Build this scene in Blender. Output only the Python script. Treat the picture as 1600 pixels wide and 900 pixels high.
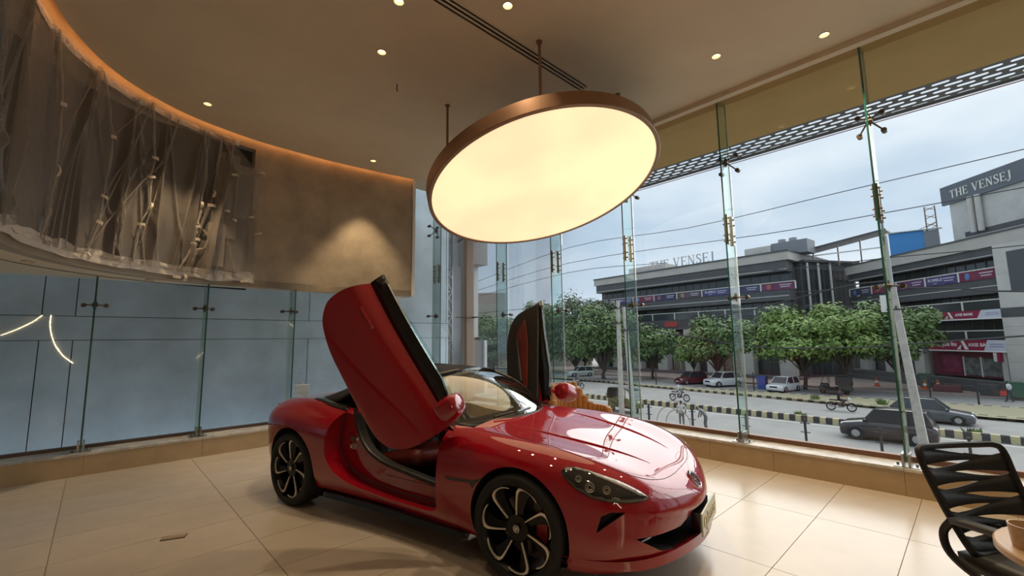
import bpy, bmesh, math, random
import numpy as np
from mathutils import Vector, Matrix, geometry
from mathutils.bvhtree import BVHTree

for o in list(bpy.data.objects):
    bpy.data.objects.remove(o)
scene = bpy.context.scene
COL = scene.collection
PI = math.pi
rnd = random.Random(7)

# ------------------------------------------------------------------ camera
EYE = 1.6
cam_d = bpy.data.cameras.new('camera')
cam = bpy.data.objects.new('camera', cam_d)
COL.objects.link(cam)
RM = np.array([[0.72671982, 0.07221587, 0.68312749],
               [-0.68682005, 0.09449706, 0.72065839],
               [-0.01251057, -0.9929024, 0.1182722]])
mw = Matrix.Identity(4)
for r in range(3):
    mw[r][0] = RM[r][0]
    mw[r][1] = -RM[r][1]
    mw[r][2] = -RM[r][2]
mw[2][3] = EYE
cam.matrix_world = mw
cam_d.sensor_fit = 'HORIZONTAL'
cam_d.sensor_width = 36.0
cam_d.lens = 680.0 / 1600.0 * 36.0
cam_d.clip_start = 0.05
cam_d.clip_end = 2000
scene.camera = cam

# ------------------------------------------------------------------ view
vs = scene.view_settings
vs.view_transform = 'Standard'
vs.look = 'None'
vs.gamma = 1.0
vs.use_curve_mapping = False
vs.exposure = 0.0

# ------------------------------------------------------------------ world: overcast sky with soft clouds
world = bpy.data.worlds.new('overcast_sky')
scene.world = world
world.use_nodes = True
nt = world.node_tree
nt.nodes.clear()
N = nt.nodes.new
L = nt.links.new
wo = N('ShaderNodeOutputWorld')
bg = N('ShaderNodeBackground')
tc = N('ShaderNodeTexCoord')
mp = N('ShaderNodeMapping')
mp.inputs['Scale'].default_value = (1.6, 1.6, 5.0)
nz = N('ShaderNodeTexNoise')
nz.inputs['Scale'].default_value = 1.5
nz.inputs['Detail'].default_value = 5
cr = N('ShaderNodeValToRGB')
cr.color_ramp.elements[0].position = 0.36
cr.color_ramp.elements[0].color = (0.46, 0.57, 0.70, 1)
cr.color_ramp.elements[1].position = 0.66
cr.color_ramp.elements[1].color = (0.71, 0.77, 0.84, 1)
L(tc.outputs['Generated'], mp.inputs['Vector'])
L(mp.outputs['Vector'], nz.inputs['Vector'])
L(nz.outputs['Fac'], cr.inputs['Fac'])
L(cr.outputs['Color'], bg.inputs['Color'])
bg.inputs['Strength'].default_value = 1.25
L(bg.outputs['Background'], wo.inputs['Surface'])

# soft sun behind the cloud deck
sun_d = bpy.data.lights.new('cloudy_sun', 'SUN')
sun_d.energy = 4.2
sun_d.angle = math.radians(85)
sun_d.color = (1.0, 0.97, 0.92)
sun = bpy.data.objects.new('cloudy_sun', sun_d)
sun.rotation_euler = Vector((0.70, -0.10, 0.71)).to_track_quat('Z', 'Y').to_euler()   # high over the far side of the street
COL.objects.link(sun)

# ------------------------------------------------------------------ materials
MATS = {}
def mat(name, col, rough=0.6, metal=0.0, spec=0.5, coat=0.0, coat_rough=0.03, emis=None, emis_s=0.0,
        noise=0.0, nscale=6.0, bump=0.0, bscale=40.0, alpha=None, dark=None, stretch=None):
    if name in MATS:
        return MATS[name]
    m = bpy.data.materials.new(name)
    m.use_nodes = True
    t = m.node_tree
    b = t.nodes['Principled BSDF']
    c = (col[0], col[1], col[2], 1)
    b.inputs['Base Color'].default_value = c
    b.inputs['Roughness'].default_value = rough
    b.inputs['Metallic'].default_value = metal
    b.inputs['Specular IOR Level'].default_value = spec
    b.inputs['Coat Weight'].default_value = coat
    b.inputs['Coat Roughness'].default_value = coat_rough
    if emis is not None:
        b.inputs['Emission Color'].default_value = (emis[0], emis[1], emis[2], 1)
        b.inputs['Emission Strength'].default_value = emis_s
    if noise > 0 or bump > 0:
        co = t.nodes.new('ShaderNodeTexCoord')
        mp_ = t.nodes.new('ShaderNodeMapping')
        if stretch:
            mp_.inputs['Scale'].default_value = stretch
        t.links.new(co.outputs['Object'], mp_.inputs['Vector'])
        if noise > 0:
            n1 = t.nodes.new('ShaderNodeTexNoise')
            n1.inputs['Scale'].default_value = nscale
            n1.inputs['Detail'].default_value = 6
            n1.inputs['Roughness'].default_value = 0.6
            rp = t.nodes.new('ShaderNodeValToRGB')
            d = dark if dark else tuple(max(0, x * (1 - noise)) for x in col)
            l = tuple(min(1, x * (1 + noise * 0.5)) for x in col)
            rp.color_ramp.elements[0].position = 0.3
            rp.color_ramp.elements[0].color = (d[0], d[1], d[2], 1)
            rp.color_ramp.elements[1].position = 0.72
            rp.color_ramp.elements[1].color = (l[0], l[1], l[2], 1)
            t.links.new(mp_.outputs['Vector'], n1.inputs['Vector'])
            t.links.new(n1.outputs['Fac'], rp.inputs['Fac'])
            t.links.new(rp.outputs['Color'], b.inputs['Base Color'])
        if bump > 0:
            n2 = t.nodes.new('ShaderNodeTexNoise')
            n2.inputs['Scale'].default_value = bscale
            n2.inputs['Detail'].default_value = 4
            bp = t.nodes.new('ShaderNodeBump')
            bp.inputs['Strength'].default_value = bump
            bp.inputs['Distance'].default_value = 0.02
            t.links.new(mp_.outputs['Vector'], n2.inputs['Vector'])
            t.links.new(n2.outputs['Fac'], bp.inputs['Height'])
            t.links.new(bp.outputs['Normal'], b.inputs['Normal'])
    MATS[name] = m
    return m

def glass_mat(name, tint, refl=1.0, rough=0.0, ior=1.5):
    """thin pane: tinted see-through with Fresnel reflection"""
    if name in MATS:
        return MATS[name]
    m = bpy.data.materials.new(name)
    m.use_nodes = True
    t = m.node_tree
    t.nodes.clear()
    out = t.nodes.new('ShaderNodeOutputMaterial')
    mx = t.nodes.new('ShaderNodeMixShader')
    tr = t.nodes.new('ShaderNodeBsdfTransparent')
    gl = t.nodes.new('ShaderNodeBsdfGlossy')
    fr = t.nodes.new('ShaderNodeFresnel')
    mu = t.nodes.new('ShaderNodeMath')
    mu.operation = 'MULTIPLY'
    mu.inputs[1].default_value = refl
    tr.inputs['Color'].default_value = (*tint, 1)
    gl.inputs['Roughness'].default_value = rough
    fr.inputs['IOR'].default_value = ior
    t.links.new(fr.outputs['Fac'], mu.inputs[0])
    t.links.new(mu.outputs[0], mx.inputs['Fac'])
    t.links.new(tr.outputs['BSDF'], mx.inputs[1])
    t.links.new(gl.outputs['BSDF'], mx.inputs[2])
    t.links.new(mx.outputs['Shader'], out.inputs['Surface'])
    MATS[name] = m
    return m

# ------------------------------------------------------------------ builders
class MB:
    """collects shapes, links them as one mesh"""
    def __init__(s):
        s.v = []
        s.f = []
    def add(s, vs_, fs_):
        k = len(s.v)
        s.v += [tuple(p) for p in vs_]
        s.f += [tuple(i + k for i in f) for f in fs_]
        return s
    def box(s, a, b, rz=0.0, c=None):
        x0, y0, z0 = a
        x1, y1, z1 = b
        p = [(x0, y0, z0), (x1, y0, z0), (x1, y1, z0), (x0, y1, z0), (x0, y0, z1), (x1, y0, z1), (x1, y1, z1), (x0, y1, z1)]
        if rz:
            cx, cy = c if c else ((x0 + x1) / 2, (y0 + y1) / 2)
            co, si = math.cos(rz), math.sin(rz)
            p = [(cx + co * (x - cx) - si * (y - cy), cy + si * (x - cx) + co * (y - cy), z) for x, y, z in p]
        return s.add(p, [(3, 2, 1, 0), (4, 5, 6, 7), (0, 1, 5, 4), (1, 2, 6, 5), (2, 3, 7, 6), (3, 0, 4, 7)])
    def cbox(s, c, size, rz=0.0):
        return s.box([c[i] - size[i] / 2 for i in range(3)], [c[i] + size[i] / 2 for i in range(3)], rz)
    def bar(s, p0, p1, w, t, up=(0, 0, 1)):
        """rectangular bar from p0 to p1"""
        p0, p1 = Vector(p0), Vector(p1)
        d = (p1 - p0).normalized()
        u = Vector(up)
        if abs(d.dot(u)) > 0.98:
            u = Vector((1, 0, 0))
        sd = d.cross(u).normalized()
        u = sd.cross(d).normalized()
        p = []
        for q in (p0, p1):
            for a, b in ((-1, -1), (1, -1), (1, 1), (-1, 1)):
                p.append(q + sd * (a * w / 2) + u * (b * t / 2))
        return s.add(p, [(0, 1, 2, 3), (7, 6, 5, 4), (0, 4, 5, 1), (1, 5, 6, 2), (2, 6, 7, 3), (3, 7, 4, 0)])
    def cyl(s, p0, p1, r0, r1=None, n=12, caps=True):
        r1 = r0 if r1 is None else r1
        p0, p1 = Vector(p0), Vector(p1)
        d = (p1 - p0).normalized()
        u = Vector((0, 0, 1)) if abs(d.z) < 0.9 else Vector((1, 0, 0))
        a = d.cross(u).normalized()
        b = d.cross(a).normalized()
        p = []
        for q, r in ((p0, r0), (p1, r1)):
            for i in range(n):
                t = 2 * PI * i / n
                p.append(q + a * (r * math.cos(t)) + b * (r * math.sin(t)))
        f = [(i, i + n, (i + 1) % n + n, (i + 1) % n) for i in range(n)]
        if caps:
            f += [tuple(range(n)), tuple(range(2 * n - 1, n - 1, -1))]
        return s.add(p, f)
    def tube(s, pts, r, n=8, closed=False, rads=None):
        pts = [Vector(p) for p in pts]
        m = len(pts)
        p = []
        a = None
        for i in range(m):
            if closed:
                d = pts[(i + 1) % m] - pts[i - 1]
            else:
                d = pts[min(i + 1, m - 1)] - pts[max(i - 1, 0)]
            d.normalize()
            if a is None:
                u = Vector((0, 0, 1)) if abs(d.z) < 0.9 else Vector((1, 0, 0))
                a = d.cross(u).normalized()
            else:
                a = (a - d * a.dot(d)).normalized()
            b = d.cross(a)
            rr = rads[i] if rads else r
            for j in range(n):
                t = 2 * PI * j / n
                p.append(pts[i] + a * (rr * math.cos(t)) + b * (rr * math.sin(t)))
        f = []
        for i in range(m if closed else m - 1):
            k = (i + 1) % m
            for j in range(n):
                j2 = (j + 1) % n
                f.append((i * n + j, i * n + j2, k * n + j2, k * n + j))
        if not closed:
            f += [tuple(range(n - 1, -1, -1)), tuple(range((m - 1) * n, m * n))]
        return s.add(p, f)
    def lathe(s, prof, c=(0, 0, 0), axis='z', n=32, closed=False):
        """prof: list of (r, h)"""
        m = len(prof)
        p = []
        for r, hh in prof:
            for j in range(n):
                t = 2 * PI * j / n
                x, y = r * math.cos(t), r * math.sin(t)
                if axis == 'z':
                    q = (x, y, hh)
                elif axis == 'y':
                    q = (x, hh, y)
                else:
                    q = (hh, x, y)
                p.append((q[0] + c[0], q[1] + c[1], q[2] + c[2]))
        f = []
        for i in range(m if closed else m - 1):
            k = (i + 1) % m
            for j in range(n):
                j2 = (j + 1) % n
                f.append((i * n + j, i * n + j2, k * n + j2, k * n + j))
        return s.add(p, f)
    def prism(s, poly, fn, t0, t1):
        """poly 2D list; fn(a,b,t) -> 3D point"""
        n = len(poly)
        p = [fn(a, b, t0) for a, b in poly] + [fn(a, b, t1) for a, b in poly]
        f = [(i, (i + 1) % n, (i + 1) % n + n, i + n) for i in range(n)]
        f += [tuple(range(n - 1, -1, -1)), tuple(range(n, 2 * n))]
        return s.add(p, f)
    def grid(s, P):
        """P[i][j] 3D points"""
        m, n = len(P), len(P[0])
        return s.add([q for row in P for q in row],
                     [(i * n + j, (i + 1) * n + j, (i + 1) * n + j + 1, i * n + j + 1) for i in range(m - 1) for j in range(n - 1)])
    def ell(s, c, r, nu=12, nv=8):
        P = []
        for i in range(nv + 1):
            a = -PI / 2 + PI * i / nv
            P.append([(c[0] + r[0] * math.cos(a) * math.cos(2 * PI * j / nu), c[1] + r[1] * math.cos(a) * math.sin(2 * PI * j / nu), c[2] + r[2] * math.sin(a)) for j in range(nu + 1)])
        return s.grid(P)
    def mesh(s, name, smooth=False, sharp=35):
        me = bpy.data.meshes.new(name)
        me.from_pydata(s.v, [], s.f)
        bm = bmesh.new()
        bm.from_mesh(me)
        bmesh.ops.remove_doubles(bm, verts=bm.verts, dist=1e-5)
        bmesh.ops.recalc_face_normals(bm, faces=bm.faces)
        bm.to_mesh(me)
        bm.free()
        if smooth:
            me.polygons.foreach_set('use_smooth', [True] * len(me.polygons))
            me.set_sharp_from_angle(angle=math.radians(sharp))
        return me
    def build(s, name, m, parent=None, smooth=False, sharp=35, bevel=0.0, solid=0.0):
        me = s.mesh(name, smooth, sharp)
        if m:
            me.materials.append(m)
        o = bpy.data.objects.new(name, me)
        COL.objects.link(o)
        if parent:
            o.parent = parent
        if solid:
            md = o.modifiers.new('thickness', 'SOLIDIFY')
            md.thickness = solid
            md.offset = 0
        if bevel:
            md = o.modifiers.new('soft_edges', 'BEVEL')
            md.width = bevel
            md.segments = 2
            md.limit_method = 'ANGLE'
        return o

def obj_from(me, name, parent=None):
    o = bpy.data.objects.new(name, me)
    COL.objects.link(o)
    if parent:
        o.parent = parent
    return o

def tag(o, label=None, cat=None, group=None, kind=None):
    if label:
        o['label'] = label
    if cat:
        o['category'] = cat
    if group:
        o['group'] = group
    if kind:
        o['kind'] = kind
    return o

def thing(name, label, cat, loc=(0, 0, 0), rz=0.0, group=None, kind=None):
    o = bpy.data.objects.new(name, None)
    o.empty_display_size = 0.1
    COL.objects.link(o)
    o.location = loc
    o.rotation_euler = (0, 0, rz)
    return tag(o, label, cat, group, kind)

def struct(name, label=None, loc=(0, 0, 0)):
    o = bpy.data.objects.new(name, None)
    COL.objects.link(o)
    o.location = loc
    o['kind'] = 'structure'
    if label:
        o['label'] = label
    return o

def copy_tree(o, parent=None):
    c = o.copy()
    COL.objects.link(c)
    c.parent = parent
    for ch in o.children:
        copy_tree(ch, c)
    return c

def text_obj(txt, name, m, parent, loc, size, rot, extrude=0.01, align='CENTER', sx=1.0, bold=0.0, font=None):
    cu = bpy.data.curves.new(name, 'FONT')
    cu.body = txt
    cu.size = size
    cu.extrude = extrude
    cu.align_x = align
    cu.align_y = 'CENTER'
    cu.offset = bold
    cu.resolution_u = 3
    cu.materials.append(m)
    o = bpy.data.objects.new(name + '_tmp', cu)
    COL.objects.link(o)
    dg = bpy.context.evaluated_depsgraph_get()
    me = bpy.data.meshes.new_from_object(o.evaluated_get(dg))
    bpy.data.objects.remove(o)
    q = bpy.data.objects.new(name, me)
    COL.objects.link(q)
    if not me.materials:
        me.materials.append(m)
    q.parent = parent
    q.location = loc
    q.rotation_euler = rot
    q.scale = (sx, 1, 1)
    return q

def spline(pts, n, closed=False):
    """Catmull-Rom resample, n points per span"""
    pts = [Vector(p) for p in pts]
    out = []
    m = len(pts)
    for i in range(m if closed else m - 1):
        if closed:
            p0, p1, p2, p3 = pts[i - 1], pts[i], pts[(i + 1) % m], pts[(i + 2) % m]
        else:
            p1, p2 = pts[i], pts[i + 1]
            p0 = pts[i - 1] if i > 0 else p1 * 2 - p2
            p3 = pts[i + 2] if i + 2 < m else p2 * 2 - p1
        for k in range(n):
            t = k / n
            out.append(0.5 * ((2 * p1) + (p2 - p0) * t + (2 * p0 - 5 * p1 + 4 * p2 - p3) * t * t + (3 * p1 - p0 - 3 * p2 + p3) * t ** 3))
    if not closed:
        out.append(pts[-1])
    return out

def boolean(a, b, op='DIFFERENCE', drop=True):
    md = a.modifiers.new('cut', 'BOOLEAN')
    md.object = b
    md.operation = op
    md.solver = 'EXACT'
    md.material_mode = 'TRANSFER'
    dg = bpy.context.evaluated_depsgraph_get()
    dg.update()
    me = bpy.data.meshes.new_from_object(a.evaluated_get(dg))
    a.modifiers.clear()
    a.data = me
    if drop:
        bpy.data.objects.remove(b)
    return a
# ================================================================== room shell
H = 4.9            # ceiling
SOF = 2.49         # soffit under the curved wall
XR = 5.98          # inner face of right plinth
YB = 7.74          # inner face of back plinth
GX = 6.34          # right glass plane
GY = 8.12          # back glass plane
SILL = 0.27

M_ceil = mat('ceiling_paint', (0.72, 0.61, 0.45), 0.85, noise=0.06, nscale=1.5)
M_plaster = mat('polished_plaster', (0.46, 0.37, 0.26), 0.42, noise=0.28, nscale=2.2, bump=0.10, bscale=18)
M_tile = mat('beige_floor_tile', (0.59, 0.515, 0.43), 0.24, noise=0.14, nscale=1.1)
M_grout = mat('grout', (0.20, 0.15, 0.10), 0.9)
M_clad = mat('beige_cladding', (0.50, 0.37, 0.22), 0.42, noise=0.14, nscale=3)
M_sill = mat('pale_marble', (0.62, 0.60, 0.56), 0.35, noise=0.35, nscale=9, dark=(0.36, 0.33, 0.30))
M_copper = mat('copper_channel', (0.22, 0.12, 0.08), 0.45, metal=0.6)
M_ochre = mat('ochre_soffit', (0.37, 0.22, 0.055), 0.7, noise=0.06, nscale=2)
M_white = mat('white_paint', (0.80, 0.78, 0.74), 0.6)
M_steel = mat('brushed_steel', (0.42, 0.40, 0.37), 0.32, metal=1.0)
M_dsteel = mat('dark_fitting_metal', (0.16, 0.12, 0.10), 0.4, metal=0.9)
M_black = mat('matte_black', (0.012, 0.012, 0.013), 0.6)
M_glass = glass_mat('clear_pane', (0.965, 0.985, 0.985), 0.55)
M_fin = glass_mat('green_fin_face', (0.86, 0.945, 0.93), 0.5)
M_finedge = mat('green_glass_edge', (0.02, 0.10, 0.085), 0.12, spec=0.8)
M_finedge2 = mat('pale_glass_edge', (0.42, 0.55, 0.52), 0.15, spec=0.8)

# floor ------------------------------------------------------------
flo = struct('floor', 'beige porcelain tiled showroom floor')
MB().box((-6, -5, -0.30), (6.6, 8.5, -0.004)).build('grout_bed', M_grout, flo)
tw, td, gap = 1.227, 0.617, 0.005
tile_me = MB().box((gap / 2, gap / 2, -0.012), (tw - gap / 2, td - gap / 2, 0)).mesh('tile')
tile_me.materials.append(M_tile)
for i in range(-8, 1):
    for j in range(-9, 12):
        x0 = 4.755 + i * tw
        y0 = 1.125 + j * td
        o = obj_from(tile_me, 'tile', flo)
        o.location = (x0, y0, 0)
# plinths ----------------------------------------------------------
def plinth(name, along, a0, a1, inner, outer, seams, slab_mat):
    """along = 'y' for the right wall, 'x' for the back wall"""
    s = struct(name)
    fn = (lambda a, d, z: (d, a, z)) if along == 'y' else (lambda a, d, z: (a, d, z))
    def bx(a_0, a_1, d0, d1, z0, z1, nm, m, bev=0.0):
        p, q = fn(a_0, d0, z0), fn(a_1, d1, z1)
        return MB().box([min(p[k], q[k]) for k in range(3)], [max(p[k], q[k]) for k in range(3)]).build(nm, m, s, bevel=bev)
    bx(a0, a1, inner + 0.014, outer, -0.3, SILL - 0.03, 'core', M_grout)
    e = [a0] + seams + [a1]
    for u, v in zip(e[:-1], e[1:]):
        bx(u + 0.0015, v - 0.0015, inner, inner + 0.014, 0.0, SILL - 0.03, 'cladding_slab', slab_mat)
        bx(u + 0.001, v - 0.001, inner - 0.008, outer, SILL - 0.03, SILL, 'sill_slab', M_sill, 0.003)
    return s
plinth('wall_right', 'y', -5, 8.3, XR, 6.55, [-3.1, -1.873, -0.646, 0.62, 1.80, 2.55, 3.78, 5.0, 6.23, 7.45], M_clad)
plinth('wall_back', 'x', -5, 6.55, YB, 8.30, [-3.6, -2.4, -1.18, -0.02, 1.2, 2.42, 3.64, 4.86], M_clad)
tr = struct('trim_1', 'copper coloured glazing channel along the sill')
MB().box((6.31, -5, SILL), (6.38, 8.05, SILL + 0.055)).build('channel', M_copper, tr)
MB().box((-5, 8.09, SILL), (6.1, 8.15, SILL + 0.04)).build('channel', M_dsteel, tr)

# glass facade -----------------------------------------------------
FINS = [-4.06, -2.50, -0.95, 0.60, 2.17, 3.74, 5.29, 6.82]
win = struct('window_1', 'tall frameless glass facade with glass fins facing the street')
ed = [-5.0] + FINS + [8.08]
for a, b in zip(ed[:-1], ed[1:]):
    MB().box((GX - 0.006, a + 0.008, SILL + 0.03), (GX + 0.006, b - 0.008, 4.93)).build('glass_pane', M_glass, win)

def fin(parent, p, dirn, zt, full=True, y_sign=1):
    """glass fin with its fittings. p=(x,y) of the inner edge, dirn = unit vector to the glass"""
    dx, dy = dirn
    tx, ty = -dy, dx
    def P(d, t, z):
        return (p[0] + dx * d + tx * t, p[1] + dy * d + ty * t, z)
    def bx(d0, d1, t0, t1, z0, z1, nm, m, par):
        q = MB()
        c = [P(d0, t0, z0), P(d1, t0, z0), P(d1, t1, z0), P(d0, t1, z0), P(d0, t0, z1), P(d1, t0, z1), P(d1, t1, z1), P(d0, t1, z1)]
        q.add(c, [(3, 2, 1, 0), (4, 5, 6, 7), (0, 1, 5, 4), (1, 2, 6, 5), (2, 3, 7, 6), (3, 0, 4, 7)])
        return q.build(nm, m, par)
    dep = 0.30
    f = MB()
    # the two broad faces of the fin, edges are separate strips
    for t in (-0.0095, 0.0095):
        f.add([P(0.004, t, SILL + 0.05), P(dep - 0.004, t, SILL + 0.05), P(dep - 0.004, t, zt), P(0.004, t, zt)], [(0, 1, 2, 3)])
    fo = f.build('glass_fin', M_fin, parent)
    bx(0, 0.004, -0.0095, 0.0095, SILL + 0.05, zt, 'polished_edge', M_finedge, fo)
    bx(dep - 0.004, dep, -0.0095, 0.0095, SILL + 0.05, zt, 'polished_edge', M_finedge2, fo)
    # foot clamp
    c = MB()
    for t in (-0.035, 0.035):
        q = [P(0.0, t * 0.45, SILL), P(0.16, t * 0.45, SILL), P(0.16, t, SILL), P(0.0, t, SILL)]
        q += [(a, b, SILL + 0.13) for a, b, _ in q]
        c.add(q, [(3, 2, 1, 0), (4, 5, 6, 7), (0, 1, 5, 4), (1, 2, 6, 5), (2, 3, 7, 6), (3, 0, 4, 7)])
    c.add([P(-0.02, -0.10, SILL), P(0.2, -0.10, SILL), P(0.2, 0.10, SILL), P(-0.02, 0.10, SILL),
           P(-0.02, -0.10, SILL + 0.008), P(0.2, -0.10, SILL + 0.008), P(0.2, 0.10, SILL + 0.008), P(-0.02, 0.10, SILL + 0.008)],
          [(3, 2, 1, 0), (4, 5, 6, 7), (0, 1, 5, 4), (1, 2, 6, 5), (2, 3, 7, 6), (3, 0, 4, 7)])
    for t in (-0.075, 0.075):
        c.cyl(P(0.09, t, SILL + 0.008), P(0.09, t, SILL + 0.03), 0.012, n=8)
    c.build('foot_clamp', M_steel, fo)
    def spider(z, arms):
        s = MB()
        s.cyl(P(dep - 0.12, -0.03, z), P(dep - 0.12, 0.03, z), 0.028, n=12)
        s.cyl(P(dep - 0.12, 0, z - 0.06), P(dep - 0.12, 0, z + 0.06), 0.016, n=8)
        for ta, za in arms:
            s.cyl(P(dep - 0.12, ta * 0.2, z + za * 0.2), P(dep - 0.02, ta, z + za), 0.010, 0.008, n=8)
        so = s.build('spider_fitting', M_dsteel, fo, smooth=True)
        for ta, za in arms:
            MB().cyl(P(dep - 0.03, ta, z + za), P(dep + 0.032, ta, z + za), 0.028, n=14).build('glass_button', M_dsteel, fo, smooth=True)
    spider(2.13, [(-0.11, 0.0), (0.11, 0.0)])
    if full:
        spider(4.02, [(-0.11, -0.11), (0.11, -0.11), (-0.11, 0.11), (0.11, 0.11)])
        for d in (0.05, 0.22):
            sp = bx(d - 0.022, d + 0.022, -0.024, 0.024, 2.84, 3.25, 'splice_plate', M_steel, fo)
            b = MB()
            for z in (2.89, 2.97, 3.12, 3.20):
                b.cyl(P(d, -0.045, z), P(d, 0.045, z), 0.010, n=8)
            b.build('splice_bolts', M_dsteel, fo)
    return fo
for y in FINS:
    fin(win, (6.02, y), (1, 0), H + 0.04)
# back glass wall
win2 = struct('window_2', 'low frameless glass wall under the curved soffit')
ed = [-5.0, -2.50, -1.28, -0.06, 1.15, 2.37, 3.59, 4.40]
for a, b in zip(ed[:-1], ed[1:]):
    MB().box((a + 0.006, GY - 0.006, SILL + 0.02), (b - 0.006, GY + 0.006, SOF + 0.05)).build('glass_pane', M_glass, win2)
for x in ed[1:-1]:
    fin(win2, (x, 7.80), (0, 1), SOF, full=False)
for a, b in ((4.62, 5.28), (5.28, 6.12)):
    MB().box((a + 0.006, GY - 0.006, SILL + 0.02), (b - 0.006, GY + 0.006, 4.93)).build('glass_pane', M_glass, win2)
fin(win2, (5.28, 7.80), (0, 1), H + 0.04)
# corner post
M_post = mat('beige_post_paint', (0.46, 0.37, 0.31), 0.5)
post = thing('corner_post', 'beige square steel post at the glass corner of the facade', 'post', (6.25, 8.12, 0))
MB().box((-0.11, -0.11, SILL), (0.11, 0.11, 4.93)).build('shaft', M_post, post, bevel=0.01)
for z in (2.13, 4.02):
    arm = MB()
    arm.cyl((-0.11, -0.03, z), (-0.36, -0.03, z), 0.012, n=8)
    arm.cyl((0.03, -0.11, z), (0.03, -0.36, z), 0.012, n=8)
    arm.cyl((-0.13, -0.115, z), (0.13, -0.115, z), 0.018, n=8)
    if z > 3:
        arm.cyl((-0.11, -0.03, z), (-0.3, -0.03, z - 0.14), 0.012, n=8)
        arm.cyl((0.03, -0.11, z), (0.03, -0.3, z - 0.14), 0.012, n=8)
    arm.build('glass_bracket', M_dsteel, post)

# unseen roof slab added to block sky light, far walls ----------------------------------------------
MB().box((-6.2, -5.3, 5.12), (6.6, 8.6, 5.35)).build('sky_block_slab', M_ceil)
bpy.data.objects['sky_block_slab'].name = 'sky_block_roof'
tag(bpy.data.objects['sky_block_roof'], kind='structure')
wl = MB().box((-6.2, -5.3, -0.3), (-6.0, 8.6, 5.12)).build('wall_left', M_plaster)
tag(wl, kind='structure')
wf = MB().box((-6.0, -5.3, -0.3), (6.6, -5.0, 5.12)).build('wall_front', M_plaster)
tag(wf, kind='structure')

# curved wall --------------------------------------------------------
WC = spline([(-1.35, 2.6, 0), (-1.05, 3.7, 0), (-0.80, 4.8, 0), (-0.63, 5.86, 0), (-0.47, 6.37, 0), (-0.25, 6.81, 0), (0.05, 7.18, 0), (0.46, 7.5, 0), (0.95, 7.73, 0),
             (1.68, 7.90, 0), (2.4, 7.93, 0), (2.96, 7.92, 0), (3.8, 7.83, 0), (4.52, 7.72, 0)], 6)
def wall_nrm(i):
    a, b = WC[max(i - 1, 0)], WC[min(i + 1, len(WC) - 1)]
    d = (b - a).normalized()
    return Vector((d.y, -d.x, 0))        # towards the room
WN = [wall_nrm(i) for i in range(len(WC))]
i_open = min(range(len(WC)), key=lambda i: abs(WC[i].x - 1.70))
Z0, Z1 = 2.64, 4.78            # opening
wallm = MB()
def band(mb, i0, i1, z0, z1, t=0.14):
    for i in range(i0, i1):
        a, b = WC[i], WC[i + 1]
        na, nb = WN[i], WN[i + 1]
        q = [a, b, b - nb * t, a - na * t]
        pts = [(p.x, p.y, z0) for p in q] + [(p.x, p.y, z1) for p in q]
        fs = [(3, 2, 1, 0), (4, 5, 6, 7), (0, 1, 5, 4), (2, 3, 7, 6)]
        if i == i0:
            fs.append((3, 0, 4, 7))
        if i == i1 - 1:
            fs.append((1, 2, 6, 5))
        mb.add(pts, fs)
NW = len(WC) - 1
cw = struct('wall_curved', 'curved polished plaster wall hanging above the glass')
band(wallm, i_open, NW, SOF, 5.06)
wallm.build('plaster_face', M_plaster, cw, smooth=True, sharp=50)
m2 = MB()
band(m2, 0, i_open, SOF, Z0)
m2.build('lower_band', M_plaster, cw, smooth=True, sharp=50)
m2 = MB()
band(m2, 0, i_open, Z1, 5.06)
m2.build('upper_band', M_plaster, cw, smooth=True, sharp=50)
# dark void behind the opening
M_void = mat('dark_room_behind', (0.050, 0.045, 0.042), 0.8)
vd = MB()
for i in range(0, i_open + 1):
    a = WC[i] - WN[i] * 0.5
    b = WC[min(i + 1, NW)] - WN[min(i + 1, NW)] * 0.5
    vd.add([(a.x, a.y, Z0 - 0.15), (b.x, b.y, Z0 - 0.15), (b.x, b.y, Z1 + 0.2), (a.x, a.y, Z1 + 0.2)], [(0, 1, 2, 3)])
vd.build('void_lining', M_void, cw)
# end return of the plaster wall: white reveal
MB().box((4.52, 7.70, SOF), (4.58, 8.10, 5.06)).build('white_reveal', M_white, cw)
# soffit (underside) with its own plaster, from the curved wall back to the glass
sof = MB()
for i in range(NW):
    a, b = WC[i], WC[i + 1]
    q = [(a.x, a.y), (b.x, b.y), (b.x, 8.2), (a.x, 8.2)]
    if a.y > 8.1:
        continue
    sof.add([(x, y, SOF + .008) for x, y in q] + [(x, y, SOF + 0.12) for x, y in q], [(0, 1, 2, 3), (7, 6, 5, 4), (0, 4, 5, 1), (2, 6, 7, 3)])
sof.box((-6.0, 2.6, SOF + .008), (WC[0].x, 8.2, SOF + 0.12))
so = sof.build('trim_3', mat('soffit_cream_paint', (.86, .79, .64), .8))
tag(so, kind='structure')

# ceiling with cut-outs ----------------------------------------------
cl = MB().box((-6.0, -5.0, H), (6.06, 8.08, H + 0.08)).build('ceiling', M_ceil)
tag(cl, kind='structure')
DL = [(1.90, 3.56), (2.72, 2.88), (2.13, 4.37), (0.87, 7.00), (3.44, 7.29), (5.07, 1.79), (5.58, 0.83), (2.2, 1.0), (0.3, 2.2), (4.0, -0.6), (0.0, 0.0), (2.4, -2.0)]  # the tail of the list holds added lamps, out of view
cuts = MB()
for x, y in DL:
    cuts.cyl((x, y, H - 0.05), (x, y, H + 0.2), 0.052, n=24)
cuts.box((0.9, 3.175, H - 0.05), (4.46, 3.345, H + 0.2))
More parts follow.
